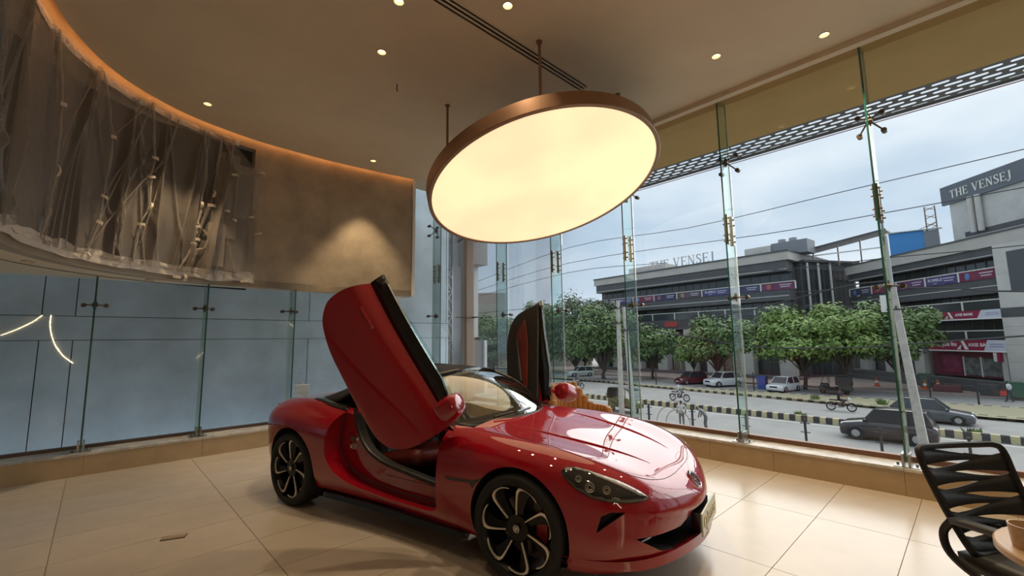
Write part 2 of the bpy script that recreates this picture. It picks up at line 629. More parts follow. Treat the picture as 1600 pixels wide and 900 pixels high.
# cove gap along the curved wall
n0 = len(cuts.v)
ring = [(p.x + n_.x * 0.10, p.y + n_.y * 0.10) for p, n_ in zip(WC, WN)] + [(p.x - n_.x * 0.02, p.y - n_.y * 0.02) for p, n_ in reversed(list(zip(WC, WN)))]
cuts.prism(ring, lambda a, b, t: (a, b, t), H - 0.05, H + 0.2)
boolean(cl, cuts.build('cutter', None))
# warm strip light in the cove
M_cove = mat('warm_led_strip', (1, 0.6, 0.3), 0.5, emis=(1.0, 0.45, 0.15), emis_s=6.0)
cove = MB()
for i in range(NW):
    a, b = WC[i] + WN[i] * 0.085, WC[i + 1] + WN[i + 1] * 0.085
    cove.add([(a.x, a.y, H + 0.04), (b.x, b.y, H + 0.04), (b.x, b.y, H + 0.06), (a.x, a.y, H + 0.06)], [(0, 1, 2, 3)])
co = cove.build('cove_light_strip', M_cove, solid=0.006)
tag(co, 'warm strip light tucked in the gap above the curved wall', 'strip light')
# curtain pocket downstand at the facade edge of the ceiling
MB().box((5.90, -5.0, H - 0.07), (6.00, 8.02, H)).build('trim_4', M_ceil)
tag(bpy.data.objects['trim_4'], kind='structure')

# outside eave: ochre soffit + perforated screen ---------------------
MB().box((6.06, -9.0, H + 0.02), (7.80, 8.75, H + 0.10)).build('trim_5', M_ochre)
tag(bpy.data.objects['trim_5'], kind='structure')
M_perf = mat('dark_perforated_metal', (0.10, 0.10, 0.10), 0.55, metal=0.4)
pf = MB()
rowd, cellw = 0.135, 0.235
for r in range(5):
    off = (r % 2) * cellw / 2
    for k in range(-36, 40):
        cx_, cy_ = 7.86 + rowd * (r + 0.5), k * cellw + off
        inner, outer = [], []
        nn = 12
        for q in range(nn):
            a = 2 * PI * (q + 0.5) / nn
            ca, sa = math.cos(a), math.sin(a)
            inner.append((cx_ + 0.030 * ca, cy_ + (0.058 if sa > 0 else -0.058) + 0.030 * sa))
            sc = 1 / max(abs(ca), abs(sa))
            outer.append((cx_ + rowd / 2 * ca * sc, cy_ + cellw / 2 * sa * sc))
        for q in range(nn):
            q2 = (q + 1) % nn
            pts = [(*inner[q], H + 0.03), (*outer[q], H + 0.03), (*outer[q2], H + 0.03), (*inner[q2], H + 0.03)]
            pf.add(pts, [(0, 1, 2, 3)])
        # square off the corners of the cell
        hx, hy = rowd / 2, cellw / 2
pf.box((7.80, -9.0, H + 0.02), (7.865, 8.75, H + 0.06))
pf.box((7.86 + 5 * rowd - 0.005, -9.0, H + 0.02), (7.86 + 5 * rowd + 0.045, 8.75, H + 0.06))
pfo = pf.build('perforated_eave', M_perf)
tag(pfo, 'dark perforated metal eave with rows of oval slots outside the glass', 'eave')

# downlights ----------------------------------------------------------
M_lamp = mat('warm_lamp', (1, 0.9, 0.75), 0.4, emis=(1.0, 0.80, 0.52), emis_s=14.0)
M_ring = mat('lamp_ring', (0.75, 0.66, 0.52), 0.45)
DL_where = {0: 'at the top edge beside the slot diffuser', 1: 'nearest the rod end of the slot diffuser', 2: 'left of the slot diffuser above the car tail',
            3: 'in front of the taped plastic sheeting', 4: 'in the ceiling near the corner of the plaster wall', 5: 'near the facade right of the big disc lamp',
            6: 'closest to the right end of the ochre eave', 7: 'added unseen behind the viewpoint on the right', 8: 'added unseen behind the viewpoint on the left', 9: 'added unseen over the round table', 10: 'added unseen straight above the viewpoint', 11: 'added unseen furthest behind the viewpoint'}
def downlight(x, y, z, label, power, size=1.0, blend=0.5, ang=85, rec=0.055):
    t = thing('downlight', label, 'downlight', (x, y, z), 0, 'recessed ceiling downlights')
    r = MB()
    r.lathe([(0.056, 0.002), (0.056, -0.006), (0.047, -0.008), (0.045, 0.0), (0.036, rec), (0.034, rec + 0.004)], n=24)
    r.build('trim_ring', M_ring, t, smooth=True)
    MB().lathe([(0.0001, rec), (0.035, rec)], n=20).build('lamp', M_lamp, t)
    ld = bpy.data.lights.new('downlight_beam', 'SPOT')
    ld.energy = power
    ld.color = (1.0, 0.76, 0.48)
    ld.spot_size = math.radians(ang)
    ld.spot_blend = blend
    ld.shadow_soft_size = 0.04
    lo = bpy.data.objects.new('downlight_beam', ld)
    COL.objects.link(lo)
    lo.parent = t
    lo.location = (0, 0, -0.03)
    return t
for k, (x, y) in enumerate(DL):
    downlight(x, y, H, 'small round recessed downlight ' + DL_where[k], (95, 120, 110, 200, 220, 260, 260)[k] if k < 7 else 45, ang=66 if k < 5 else 85)
for (x, y), wh in (((-0.60, 6.85), 'above the leftmost glass pane'), ((0.47, 7.80), 'above the middle glass pane'), ((2.9, 8.02), 'just left of the raised car door')):
    downlight(x, y, SOF - 0.001, 'small soffit downlight ' + wh, 3, rec=0.012)

# slot diffuser ---------------------------------------------------------
ad = thing('slot_diffuser', 'long black three-slot air diffuser set in the ceiling', 'air vent', (0, 0, H))
MB().box((0.9, 3.175, 0.022), (4.46, 3.345, 0.03)).build('dark_plenum', M_black, ad)
for y in (3.178, 3.227, 3.281, 3.330):
    MB().box((0.9, y - 0.009 + 0.006, -0.004), (4.46, y + 0.009 + 0.006, 0.008)).build('blade', M_ceil, ad)
# small wire stub
hk = MB()
hk.tube([(2.57, 4.82, H), (2.57, 4.82, H - 0.05), (2.575, 4.825, H - 0.10)], 0.006, n=6)
tag(hk.build('wire_stub', M_black), 'short dark cable stub hanging from the ceiling', 'cable')

# big disc pendant --------------------------------------------------------
M_rim = mat('copper_rim', (0.34, 0.20, 0.125), 0.36, metal=0.75, noise=0.12, nscale=3)
def diffuser_mat():
    m = bpy.data.materials.new('glowing_diffuser')
    m.use_nodes = True
    t = m.node_tree
    b = t.nodes['Principled BSDF']
    co = t.nodes.new('ShaderNodeTexCoord')
    n = t.nodes.new('ShaderNodeTexNoise')
    n.inputs['Scale'].default_value = 0.9
    n.inputs['Detail'].default_value = 2
    r = t.nodes.new('ShaderNodeValToRGB')
    r.color_ramp.elements[0].position = 0.38
    r.color_ramp.elements[0].color = (0.98, 0.69, 0.41, 1)
    r.color_ramp.elements[1].position = 0.62
    r.color_ramp.elements[1].color = (1.0, 0.82, 0.47, 1)
    t.links.new(co.outputs['Object'], n.inputs['Vector'])
    t.links.new(n.outputs['Fac'], r.inputs['Fac'])
    b.inputs['Base Color'].default_value = (0.8, 0.7, 0.5, 1)
    t.links.new(r.outputs['Color'], b.inputs['Emission Color'])
    b.inputs['Emission Strength'].default_value = 1.0
    return m
M_diff = diffuser_mat()
pd = thing('disc_pendant_lamp', 'huge tilted round pendant lamp with copper rim and glowing cream underside', 'pendant lamp', (4.13, 3.72, 3.565))
RD = 1.47
tilt = math.asin(0.291)
disc_rot = Matrix.Rotation(-tilt, 4, 'X')
def dp(mb):
    mb.v = [tuple(disc_rot @ Vector(p)) for p in mb.v]
    return mb
m_ = MB()
m_.lathe([(RD, 0.012), (RD + 0.004, -0.012), (RD + 0.045, -0.012), (RD + 0.05, -0.006), (RD + 0.05, 0.155), (RD + 0.045, 0.16), (0.0001, 0.16)], n=128)
dp(m_).build('copper_rim', M_rim, pd, smooth=True, sharp=30)
m_ = MB()
m_.lathe([(0.0001, 0.0), (RD + 0.002, 0.0)], n=96)
dp(m_).build('diffuser', M_diff, pd)
for x, y in ((3.35, 4.81), (3.34, 3.03), (4.9, 4.81), (4.9, 3.03)):
    lx, ly = x - 4.13, y - 3.72
    zb = -0.291 * ly / 0.957 + 0.165
    m_ = MB()
    m_.cyl((lx, ly, zb - 0.02), (lx, ly, H - 3.565), 0.017, n=12)
    m_.cyl((lx, ly, H - 3.565 - 0.02), (lx, ly, H - 3.565), 0.035, n=16)
    m_.build('hanging_rod', M_rim, pd, smooth=True)

# curved strip lights on the wall behind the viewpoint (mirrored in the back glass)
M_led = mat('wall_led_strip', (1, .9, .7), .5, emis=(1.0, .86, .58), emis_s=45.0)
for lb, pts in (('rising curved strip light on the wall behind the viewpoint', [(-2.25, 1.94), (-1.93, 2.13), (-1.60, 2.38), (-1.39, 2.61)]),
                ('falling curved strip light on the wall behind the viewpoint', [(-1.19, 2.62), (-1.19, 2.24), (-1.06, 1.71), (-.83, 1.28), (-.55, .99)])):
    tag(MB().tube(spline([(x, -4.97, z) for x, z in pts], 6), .018, n=6).build('wall_strip_light', M_led), lb, 'strip light')

# floor box lid
fb = thing('floor_socket', 'small rectangular lid let into the floor left of the car', 'floor socket', (0.58, 4.74, 0), math.radians(-22))
MB().box((-0.085, -0.04, 0), (0.085, 0.04, 0.006)).build('frame', mat('socket_frame', (0.16, 0.12, 0.09), 0.5), fb)
MB().box((-0.078, -0.033, 0.004), (0.078, 0.033, 0.008)).build('lid', mat('socket_lid', (0.36, 0.27, 0.19), 0.4), fb)
# ================================================================== the roadster
M_paint = mat('red_car_paint', (0.30, 0.0008, 0.011), 0.5, spec=0.05, coat=1.0, coat_rough=0.015)
M_paint.node_tree.nodes['Principled BSDF'].inputs['Coat IOR'].default_value = 1.8
M_trimblk = mat('gloss_black_trim', (0.008, 0.008, 0.009), 0.18, coat=0.5)
M_rubber = mat('tyre_rubber', (0.012, 0.012, 0.012), 0.75)
M_seal = mat('door_seal_rubber', (0.02, 0.018, 0.016), 0.45)
M_soft = mat('black_soft_top', (0.011, 0.011, 0.012), 0.9, bump=0.15, bscale=300)
M_inter = mat('dark_cabin_trim', (0.018, 0.016, 0.016), 0.55)
M_redtrim = mat('dark_red_leather', (0.17, 0.018, 0.014), 0.5)
M_sillgrey = mat('grey_sill_trim', (0.10, 0.085, 0.07), 0.35)
M_wheel = mat('gloss_black_wheel', (0.006, 0.006, 0.007), 0.35, spec=.3)
M_mach = mat('machined_alloy', (0.80, 0.74, 0.66), 0.3, metal=0.35)
M_cal = mat('red_caliper', (0.40, 0.03, 0.02), 0.4)
M_chrome = mat('chrome', (0.85, 0.85, 0.86), 0.08, metal=1.0)
M_wglass = glass_mat('windscreen_glass', (0.74, 0.80, 0.78), 3.4, ior=1.7)
M_hlglass = mat('headlamp_lens', (0.02, 0.02, 0.022), 0.06, coat=1.0, coat_rough=0.0)

CAR = thing('roadster', 'glossy red roadster with both doors raised on the showroom floor', 'car', (2.70, 3.732, 0), -1.3438)

# tracks: hood centre, hood mid, wing crown, shoulder, flank, lower flank, rocker; stations nose -> tail
TR = [
 [(2.310, 0, .560), (2.275, 0, .603), (2.17, 0, .665), (2.00, 0, .735), (1.74, 0, .805), (1.345, 0, .88), (1.0, 0, .925), (.70, 0, .955), (.2, 0, .965), (-.35, 0, .975), (-.9, 0, .985), (-1.345, 0, .985), (-1.7, 0, .975), (-1.97, 0, .96), (-2.11, 0, .95), (-2.17, 0, .935)],
 [(2.340, 0, .522), (2.292, .20, .580), (2.185, .33, .652), (2.01, .42, .735), (1.74, .46, .808), (1.345, .48, .872), (1.0, .50, .912), (.70, .51, .935), (.2, .51, .945), (-.35, .51, .96), (-.9, .51, .98), (-1.345, .5, .99), (-1.7, .48, .98), (-1.99, .42, .957), (-2.13, .26, .942), (-2.20, 0, .915)],
 [(2.352, 0, .482), (2.298, .31, .542), (2.190, .53, .632), (2.01, .665, .735), (1.72, .73, .825), (1.345, .755, .877), (1.0, .765, .887), (.70, .77, .886), (.2, .775, .888), (-.35, .77, .90), (-.9, .76, .945), (-1.345, .745, .98), (-1.7, .71, .975), (-2.00, .61, .95), (-2.16, .37, .925), (-2.235, 0, .86)],
 [(2.356, 0, .435), (2.290, .41, .475), (2.17, .67, .555), (1.98, .825, .650), (1.69, .89, .735), (1.345, .912, .785), (1.0, .895, .78), (.70, .88, .765), (.2, .88, .758), (-.35, .895, .78), (-.9, .93, .82), (-1.345, .94, .85), (-1.7, .91, .855), (-2.02, .77, .845), (-2.195, .45, .83), (-2.255, 0, .77)],
 [(2.348, 0, .365), (2.275, .44, .385), (2.15, .72, .435), (1.94, .875, .50), (1.66, .93, .55), (1.345, .95, .59), (1.0, .925, .59), (.70, .908, .575), (.2, .905, .565), (-.35, .92, .59), (-.9, .95, .62), (-1.345, .957, .65), (-1.7, .935, .65), (-2.03, .79, .64), (-2.20, .46, .63), (-2.26, 0, .6)],
 [(2.315, 0, .275), (2.265, .45, .285), (2.135, .735, .31), (1.93, .89, .34), (1.65, .937, .36), (1.345, .948, .38), (1.0, .912, .38), (.70, .895, .36), (.2, .888, .35), (-.35, .897, .36), (-.9, .93, .38), (-1.345, .942, .4), (-1.7, .92, .4), (-2.01, .765, .4), (-2.17, .45, .4), (-2.22, 0, .4)],
 [(2.245, 0, .195), (2.20, .43, .195), (2.07, .70, .195), (1.87, .86, .19), (1.63, .91, .19), (1.345, .92, .195), (1.0, .865, .20), (.70, .835, .205), (.2, .822, .21), (-.35, .828, .215), (-.9, .865, .22), (-1.345, .89, .225), (-1.7, .86, .235), (-1.97, .72, .25), (-2.08, .42, .26), (-2.12, 0, .26)],
]
def nat_spline(P, sub):
    """natural cubic spline through rows of P (n,k)"""
    P = np.array(P, float)
    n = len(P)
    A = np.zeros((n, n))
    B = np.zeros_like(P)
    A[0, 0] = A[-1, -1] = 1
    for i in range(1, n - 1):
        A[i, i - 1:i + 2] = (1, 4, 1)
        B[i] = 6 * (P[i + 1] - 2 * P[i] + P[i - 1])
    Mm = np.linalg.solve(A, B)
    out = []
    for i in range(n - 1):
        for k in range(sub):
            t = k / sub
            a, b = 1 - t, t
            out.append(a * P[i] + b * P[i + 1] + ((a ** 3 - a) * Mm[i] + (b ** 3 - b) * Mm[i + 1]) / 6)
    out.append(P[-1])
    return np.array(out)
SUBU, SUBV = 10, 7
trk = []
for t_ in TR:
    t_ = np.array(t_, float)
    # mirror the ends so the nose and tail run smoothly across the centre line
    e0 = t_[1:3][::-1] * [1, -1, 1]
    e1 = t_[-3:-1][::-1] * [1, -1, 1]
    full = nat_spline(np.vstack([e0, t_, e1]), SUBU)
    trk.append(full[2 * SUBU: len(full) - 2 * SUBU])
trk = np.array(trk)                       # 7, nu, 3
nu = trk.shape[1]
rows = []
for i in range(nu):
    half = trk[:, i, :]
    mir = half[1:][::-1] * [1, -1, 1]
    if i in (0, nu - 1):
        sec = nat_spline(half, SUBV)
        full = np.vstack([sec[::-1] * [1, -1, 1], sec[1:]])
    else:
        full = nat_spline(np.vstack([mir, half]), SUBV)
    rows.append(full)
body_mb = MB()
nv_ = len(rows[0])
for i in range(nu):
    pass
body_mb.grid([[tuple(p) for p in r] for r in rows])
# underside
bot = []
for i in range(nu):
    a, b = rows[i][0], rows[i][-1]
    bot.append([tuple(a + (b - a) * t) for t in (0, .25, .5, .75, 1)])
body_mb.grid(bot)
me_body = body_mb.mesh('body', True, 40)
me_body.materials.append(M_paint)
body = obj_from(me_body, 'body_shell')
BV = BVHTree.FromPolygons([v.co.copy() for v in me_body.vertices], [tuple(p.vertices) for p in me_body.polygons])
me_ref = me_body.copy()                    # uncut surface kept for clean shading normals
ref_norm = [l.normal.copy() for l in me_ref.vertices]

def on_body(p, d=None):
    """nearest surface point + normal"""
    loc, nrm, idx, dist = BV.find_nearest(Vector(p))
    return loc, nrm

def cutter_xz(poly, y0, y1, m):
    o = MB().prism(poly, lambda a, b, t: (a, t, b), y0, y1).build('cutter', m)
    return o

def rounded(poly, r=0.05, n=4):
    """round polygon corners"""
    out = []
    m = len(poly)
    for i in range(m):
        p0, p1, p2 = Vector(poly[i - 1]), Vector(poly[i]), Vector(poly[(i + 1) % m])
        a, b = (p0 - p1), (p2 - p1)
        ra = min(r, a.length * 0.45)
        rb = min(r, b.length * 0.45)
        q0, q2 = p1 + a.normalized() * ra, p1 + b.normalized() * rb
        for k in range(n + 1):
            t = k / n
            out.append(tuple(q0 * (1 - t) ** 2 + p1 * 2 * t * (1 - t) + q2 * t * t))
    return out

DOOR = rounded([(.615, 1.15), (.61, .62), (.60, .30), (.46, .283), (.03, .290), (-.38, .325), (-.53, .365), (-.67, .425), (-.765, .54), (-.775, .64), (-.755, .78), (-.70, .95), (-.68, 1.15)], 0.075, 4)
SKIN_ = rounded([(.615, 1.15), (.612, .68), (.585, .50), (.50, .365), (.36, .295), (.03, .290), (-.38, .325), (-.53, .365), (-.67, .425), (-.765, .54), (-.775, .64), (-.755, .78), (-.70, .95), (-.68, 1.15)], 0.075, 4)
INNER = rounded([(.575, 1.15), (.575, .445), (.42, .460), (.18, .490), (-.14, .53), (-.36, .606), (-.486, .734), (-.55, .90), (-.57, 1.15)], 0.08, 4)
# door skins are taken from the body before it is cut
doors = {}
for sgn, key in ((-1, 'right'), (1, 'left')):
    d = bpy.data.objects.new('door_panel', me_body.copy())
    COL.objects.link(d)
    y0, y1 = (-1.2, -0.772) if sgn < 0 else (0.772, 1.2)
    sh = [(x * 0.996 - 0.0002, z) for x, z in SKIN_]
    boolean(d, cutter_xz(sh, y0, y1, M_paint), 'INTERSECT')
    doors[sgn] = d
# cut the body
for sgn in (-1, 1):
    ya, yb = (-1.3, -0.765) if sgn < 0 else (0.765, 1.3)
    boolean(body, cutter_xz(DOOR, ya, yb, M_paint))
    ya, yb = (-0.9, -0.60) if sgn < 0 else (0.60, 0.9)
    boolean(body, cutter_xz(INNER, ya, yb, M_inter))
# cabin
boolean(body, MB().prism(rounded([(.80, 1.2), (.80, .86), (.74, .30), (-.70, .30), (-.98, .80), (-1.15, 1.2)], .05), lambda a, b, t: (a, t, b), -0.68, 0.68).build('cutter', M_inter))
# wheel wells
for x, r, yi in ((1.345, .395, .60), (-1.345, .40, .58)):
    for sgn in (-1, 1):
        c = MB().cyl((x, sgn * yi, .352), (x, sgn * 1.3, .352), r, n=64).build('cutter', M_black)
        boolean(body, c)

def fix_normals(o, lim=0.6):
    """shade cut panels with the normals of the uncut surface"""
    me = o.data
    me.polygons.foreach_set('use_smooth', [True] * len(me.polygons))
    nrm = []
    tri_n = me_ref.vertices
    for p in me.polygons:
        for li in p.loop_indices:
            co = me.vertices[me.loops[li].vertex_index].co
            loc, n_, idx, dist = BV.find_nearest(co)
            if dist is not None and dist < 0.002 and n_.dot(p.normal) > lim:
                vs_ = me_ref.polygons[idx].vertices
                w = [1.0 / (1e-6 + (me_ref.vertices[k].co - co).length) for k in vs_]
                nn = Vector((0, 0, 0))
                pn = me_ref.polygons[idx].normal
                for k, ww in zip(vs_, w):
                    vn = me_ref.vertices[k].normal
                    if vn.dot(pn) > 0.7:
                        nn += vn * ww
                nn = nn.normalized() if nn.length > 0 else pn
                nrm.append(nn if nn.dot(p.normal) > 0.3 else p.normal)
            else:
                nrm.append(p.normal)
    me.normals_split_custom_set(nrm)

def surf_poly(poly, d, off=0.004, step=0.02, thick=0.0):
    """panel that hugs the body: poly = rough 3D outline, d = viewing direction"""
    d = Vector(d).normalized()
    u = d.cross(Vector((0, 0, 1)))
    if u.length < 0.1:
        u = Vector((0, 1, 0))
    u.normalize()
    v = d.cross(u).normalized()
    c = sum((Vector(p) for p in poly), Vector()) / len(poly)
    P2 = [((Vector(p) - c).dot(u), (Vector(p) - c).dot(v)) for p in poly]
    # densify boundary
    B2 = []
    for i in range(len(P2)):
        a, b = Vector(P2[i]), Vector(P2[(i + 1) % len(P2)])
        k = max(1, int((b - a).length / step))
        for j in range(k):
            B2.append(a.lerp(b, j / k))
    xs = [p.x for p in B2]
    ys = [p.y for p in B2]
    nb = len(B2)
    pts = list(B2)
    x = min(xs) + step * 0.5
    while x < max(xs):
        y = min(ys) + step * 0.5
        while y < max(ys):
            q = Vector((x, y))
            if min((q - b).length for b in B2) > step * 0.55:
                pts.append(q)
            y += step
        x += step
    vo, eo, fo, _, _, _ = geometry.delaunay_2d_cdt(pts, [(i, (i + 1) % nb) for i in range(nb)], [list(range(nb))], 1, 1e-5)
    mb = MB()
    vv, nn = [], []
    for q in vo:
        o3 = c + u * q.x + v * q.y
        loc, n_, idx, dist = BV.ray_cast(o3 - d * 0.6, d)
        if loc is None:
            loc, n_, idx, dist = BV.find_nearest(o3)
        vv.append(loc + n_ * off)
        nn.append(n_)
    mb.add(vv, [tuple(f) for f in fo])
    if thick:
        k = len(vv)
        mb.v += [tuple(a - n_ * thick) for a, n_ in zip(vv, nn)]
    return mb
def surf_path(pts, off=0.0, sub=8):
    out = []
    for p in spline(pts, sub):
        loc, n_ = on_body(p)
        out.append(loc + n_ * off)
    return out
# ---- front openings -------------------------------------------------
gr = [(-.78, .410), (-.58, .405), (-.42, .40), (-.27, .455), (.27, .455), (.42, .40), (.58, .405), (.78, .410), (.63, .315), (.45, .275), (-.45, .275), (-.63, .315)]
boolean(body, MB().prism(gr, lambda a, b, t: (t - 0.30 * abs(a) ** 2, a, b), 2.10, 2.6).build('cutter', M_black))
for sg in (-1, 1):
    si = [Vector(p) for p in ((1.905, -0.892, 0.440), (1.932, -0.875, 0.535), (1.987, -0.848, 0.560), (2.060, -0.806, 0.558), (2.003, -0.842, 0.515), (1.945, -0.879, 0.470))]
    d_ = Vector((0.45, -0.9, 0)).normalized()
    q = MB()
    n_ = len(si)
    q.add([p + d_ * 0.08 for p in si] + [p - d_ * 0.06 for p in si], [(i, (i + 1) % n_, (i + 1) % n_ + n_, i + n_) for i in range(n_)] + [tuple(range(n_ - 1, -1, -1)), tuple(range(n_, 2 * n_))])
    q.v = [(x, y * -sg, z) for x, y, z in q.v]
    boolean(body, q.build('cutter', M_black))
body.parent = CAR
body.name = 'body_shell'
fix_normals(body)
def cpart(mb, name, m, parent=None, **k):
    return mb.build(name, m, parent or CAR, **k)
def mir(mb):
    q = MB()
    q.v = [(x, -y, z) for x, y, z in mb.v]
    q.f = list(mb.f)
    return q

# grille bars, splitter, plate, badge
g = MB()
for z in (.305, .335, .365):
    g.tube([(2.16 - .30 * abs(y) ** 2, y, z) for y in [-.62 + .062 * k for k in range(21)]], 0.008, n=6)
for y in (-.5, -.3, -.1, .1, .3, .5):
    g.cyl((2.155 - .3 * y * y, y, .28), (2.155 - .3 * y * y, y, .40), 0.006, n=6)
cpart(g, 'grille_bars', M_trimblk)
lip = []
outl = [(1.72, .915), (1.87, .885), (2.03, .80), (2.16, .64), (2.25, .43), (2.31, .2), (2.325, 0)]
ol = spline([(x, y, 0) for x, y in outl], 5)
full = [(p.x, -p.y) for p in ol] + [(p.x, p.y) for p in reversed(ol[:-1])]
P = [[], [], [], []]
for x, y in full:
    k = min(1.0, max(0.0, (x - 1.72) / 0.35))
    P[0].append((x - .10, y * .95, .245))
    P[1].append((x + .040 * k, y * (1 + .02 * k), .268 + .02 * k))
    P[2].append((x + .046 * k, y * (1 + .022 * k), .238))
    P[3].append((x - .12, y * .93, .200))
cpart(MB().grid(P), 'front_lip', M_paint, smooth=True, sharp=50, solid=0.008)
P = [[], []]
for x, y in full:
    P[0].append((x - .05, y * .97, .185))
    P[1].append((x - .20, y * .90, .160))
cpart(MB().grid(P), 'splitter', M_trimblk, smooth=True, solid=0.012)
plate = cpart(MB().box((2.372, -.25, .288), (2.384, .25, .438)), 'number_plate', mat('plate_green_white', (0.62, 0.66, 0.55), 0.4), bevel=0.004)
text_obj('Cyberster', 'plate_lettering', mat('plate_gold', (0.38, 0.30, 0.13), 0.35, metal=0.4), plate, (2.386, 0, .365), 0.105, (PI / 2, 0, PI / 2), 0.002, bold=0.002)
cpart(MB().box((2.30, -.20, .30), (2.372, .20, .42)), 'plate_carrier', M_trimblk)
bl, bn = on_body((2.30, 0, .585))
bd = cpart(MB(), 'badge', M_chrome) if False else None
bq = Matrix.Translation(bl + bn * 0.006) @ bn.to_track_quat('Z', 'Y').to_matrix().to_4x4()
m_ = MB()
m_.lathe([(.052, 0), (.056, .004), (.060, 0.006), (.064, .004), (.068, 0), (.068, -.012), (.052, -.012)], n=8)
m_.v = [tuple(bq @ Vector((x, y, z))) for x, y, z in m_.v]
bdg = cpart(m_, 'badge', M_chrome)
m_ = MB()
for a, b in (((-.034, -.028), (-.034, .028)), ((-.034, .028), (-.018, 0)), ((-.018, 0), (-.004, .028)), ((-.004, .028), (-.004, -.028)), ((.036, .02), (.012, .028)), ((.012, .028), (.012, -.028)), ((.012, -.028), (.036, -.028)), ((.036, -.028), (.036, 0)), ((.036, 0), (.022, 0))):
    m_.bar((a[0], a[1], 0.002), (b[0], b[1], 0.002), 0.008, 0.006)
m_.v = [tuple(bq @ (Matrix.Rotation(PI / 2, 4, 'Z') @ Vector((x, y, z)))) for x, y, z in m_.v]
cpart(m_, 'badge_letters', M_chrome, bdg)

# headlamps ---------------------------------------------------------------
HL = [(1.675, -0.880, 0.758), (1.694, -0.857, 0.777), (1.752, -0.826, 0.781), (1.869, -0.794, 0.756), (1.995, -0.744, 0.716), (2.112, -0.678, 0.653), (2.152, -0.650, 0.620), (2.134, -0.69, 0.608), (2.064, -0.778, 0.610), (1.968, -0.844, 0.619), (1.879, -0.878, 0.635), (1.78, -0.893, 0.675), (1.71, -0.891, 0.723)]
DRL = [(1.80, -0.812, 0.770), (1.869, -0.796, 0.754), (1.995, -0.746, 0.714), (2.112, -0.680, 0.651), (2.148, -0.655, 0.622), (2.110, -0.700, 0.636), (1.99, -0.772, 0.700), (1.88, -0.808, 0.740)]
M_drl = mat('headlamp_light_guide', (0.55, 0.56, 0.60), 0.15, coat=1.0)
for sg in (-1, 1):
    f = (lambda m: m) if sg < 0 else mir
    h_ = cpart(f(surf_poly([Vector(p) for p in HL], (-0.55, 0.62, -0.55), 0.004, 0.022)), 'headlamp', M_hlglass, smooth=True, sharp=60, solid=0.006)
    cpart(f(surf_poly([Vector(p) for p in DRL], (-0.55, 0.62, -0.55), 0.009, 0.02)), 'daytime_running_light', M_drl, h_, smooth=True, sharp=60, solid=0.003)
    for (px_, py_, pz_), r_ in (((1.86, -.862, .685), .026), ((1.95, -.822, .672), .022), ((1.785, -.862, .722), .018)):
        l_, n_ = on_body((px_, py_, pz_))
        m_ = MB()
        for rr in (r_, r_ * .55):
            m_.tube([l_ + n_ * 0.010 + (n_.cross(Vector((0, 0, 1))).normalized() * math.cos(a) + n_.cross(n_.cross(Vector((0, 0, 1)))).normalized() * math.sin(a)) * rr for a in [2 * PI * k / 16 for k in range(16)]], 0.0028, n=6, closed=True)
        cpart(f(m_), 'lamp_reflector', M_chrome, h_)
    # outline groove
    pts = [on_body(p)[0] + on_body(p)[1] * 0.003 for p in spline([Vector(p) for p in HL], 3, True)]
    m_ = MB().tube(pts, 0.004, n=6, closed=True)
    cpart(f(m_), 'lamp_gasket', M_seal, h_)
# shut lines -----------------------------------------------------------------
hoodline = [(0.95, -0.70, .90), (1.3, -0.715, .88), (1.55, -0.715, .855), (1.74, -0.71, .82), (1.90, -0.69, .775), (2.03, -.63, .725), (2.12, -.52, .685), (2.175, -.36, .66), (2.198, -.18, .652), (2.20, 0, .65)]
half_ = surf_path(hoodline, 0.0005)
for f in (lambda m: m, mir):
    cpart(f(MB().tube(half_, 0.0022, n=5)), 'bonnet_shut_line', M_seal)
    # raised bonnet ridge
    rp = surf_path([(1.02, -.44, .92), (1.4, -.40, .87), (1.75, -.33, .805), (2.05, -.25, .71)], 0.0)
    cpart(f(MB().tube(rp, 0.010, n=8, rads=[0.002 + 0.009 * math.sin(PI * k / (len(rp) - 1)) for k in range(len(rp))])), 'bonnet_ridge', M_paint, smooth=True, sharp=80)
    sv = surf_poly([Vector(p) for p in ((0.70, -0.908, 0.588), (0.96, -0.921, 0.600), (1.070, -0.93, 0.632), (1.004, -0.925, 0.590), (0.979, -0.923, 0.552), (0.955, -.922, .583), (0.736, -0.909, 0.570))], (0, 1, 0), 0.003, 0.03)
    cpart(f(sv), 'wing_vent', M_trimblk, solid=0.004)
# black side skirts under the rockers
for sg in (-1, 1):
    rows_ = [[], [], [], []]
    for k in range(25):
        x = 0.90 - k * 1.80 / 24
        yy = abs(on_body((x, -.86, .22))[0].y)
        e = math.sin(PI * min(1, max(0, (k + 1) / 26)))
        rows_[0].append((x, sg * (yy - .06), .225))
        rows_[1].append((x, sg * (yy + .012), .195))
        rows_[2].append((x, sg * (yy + .022), .160))
        rows_[3].append((x, sg * (yy - .12), .145))
    cpart(MB().grid(rows_), 'side_skirt', M_trimblk, smooth=True, solid=0.01)

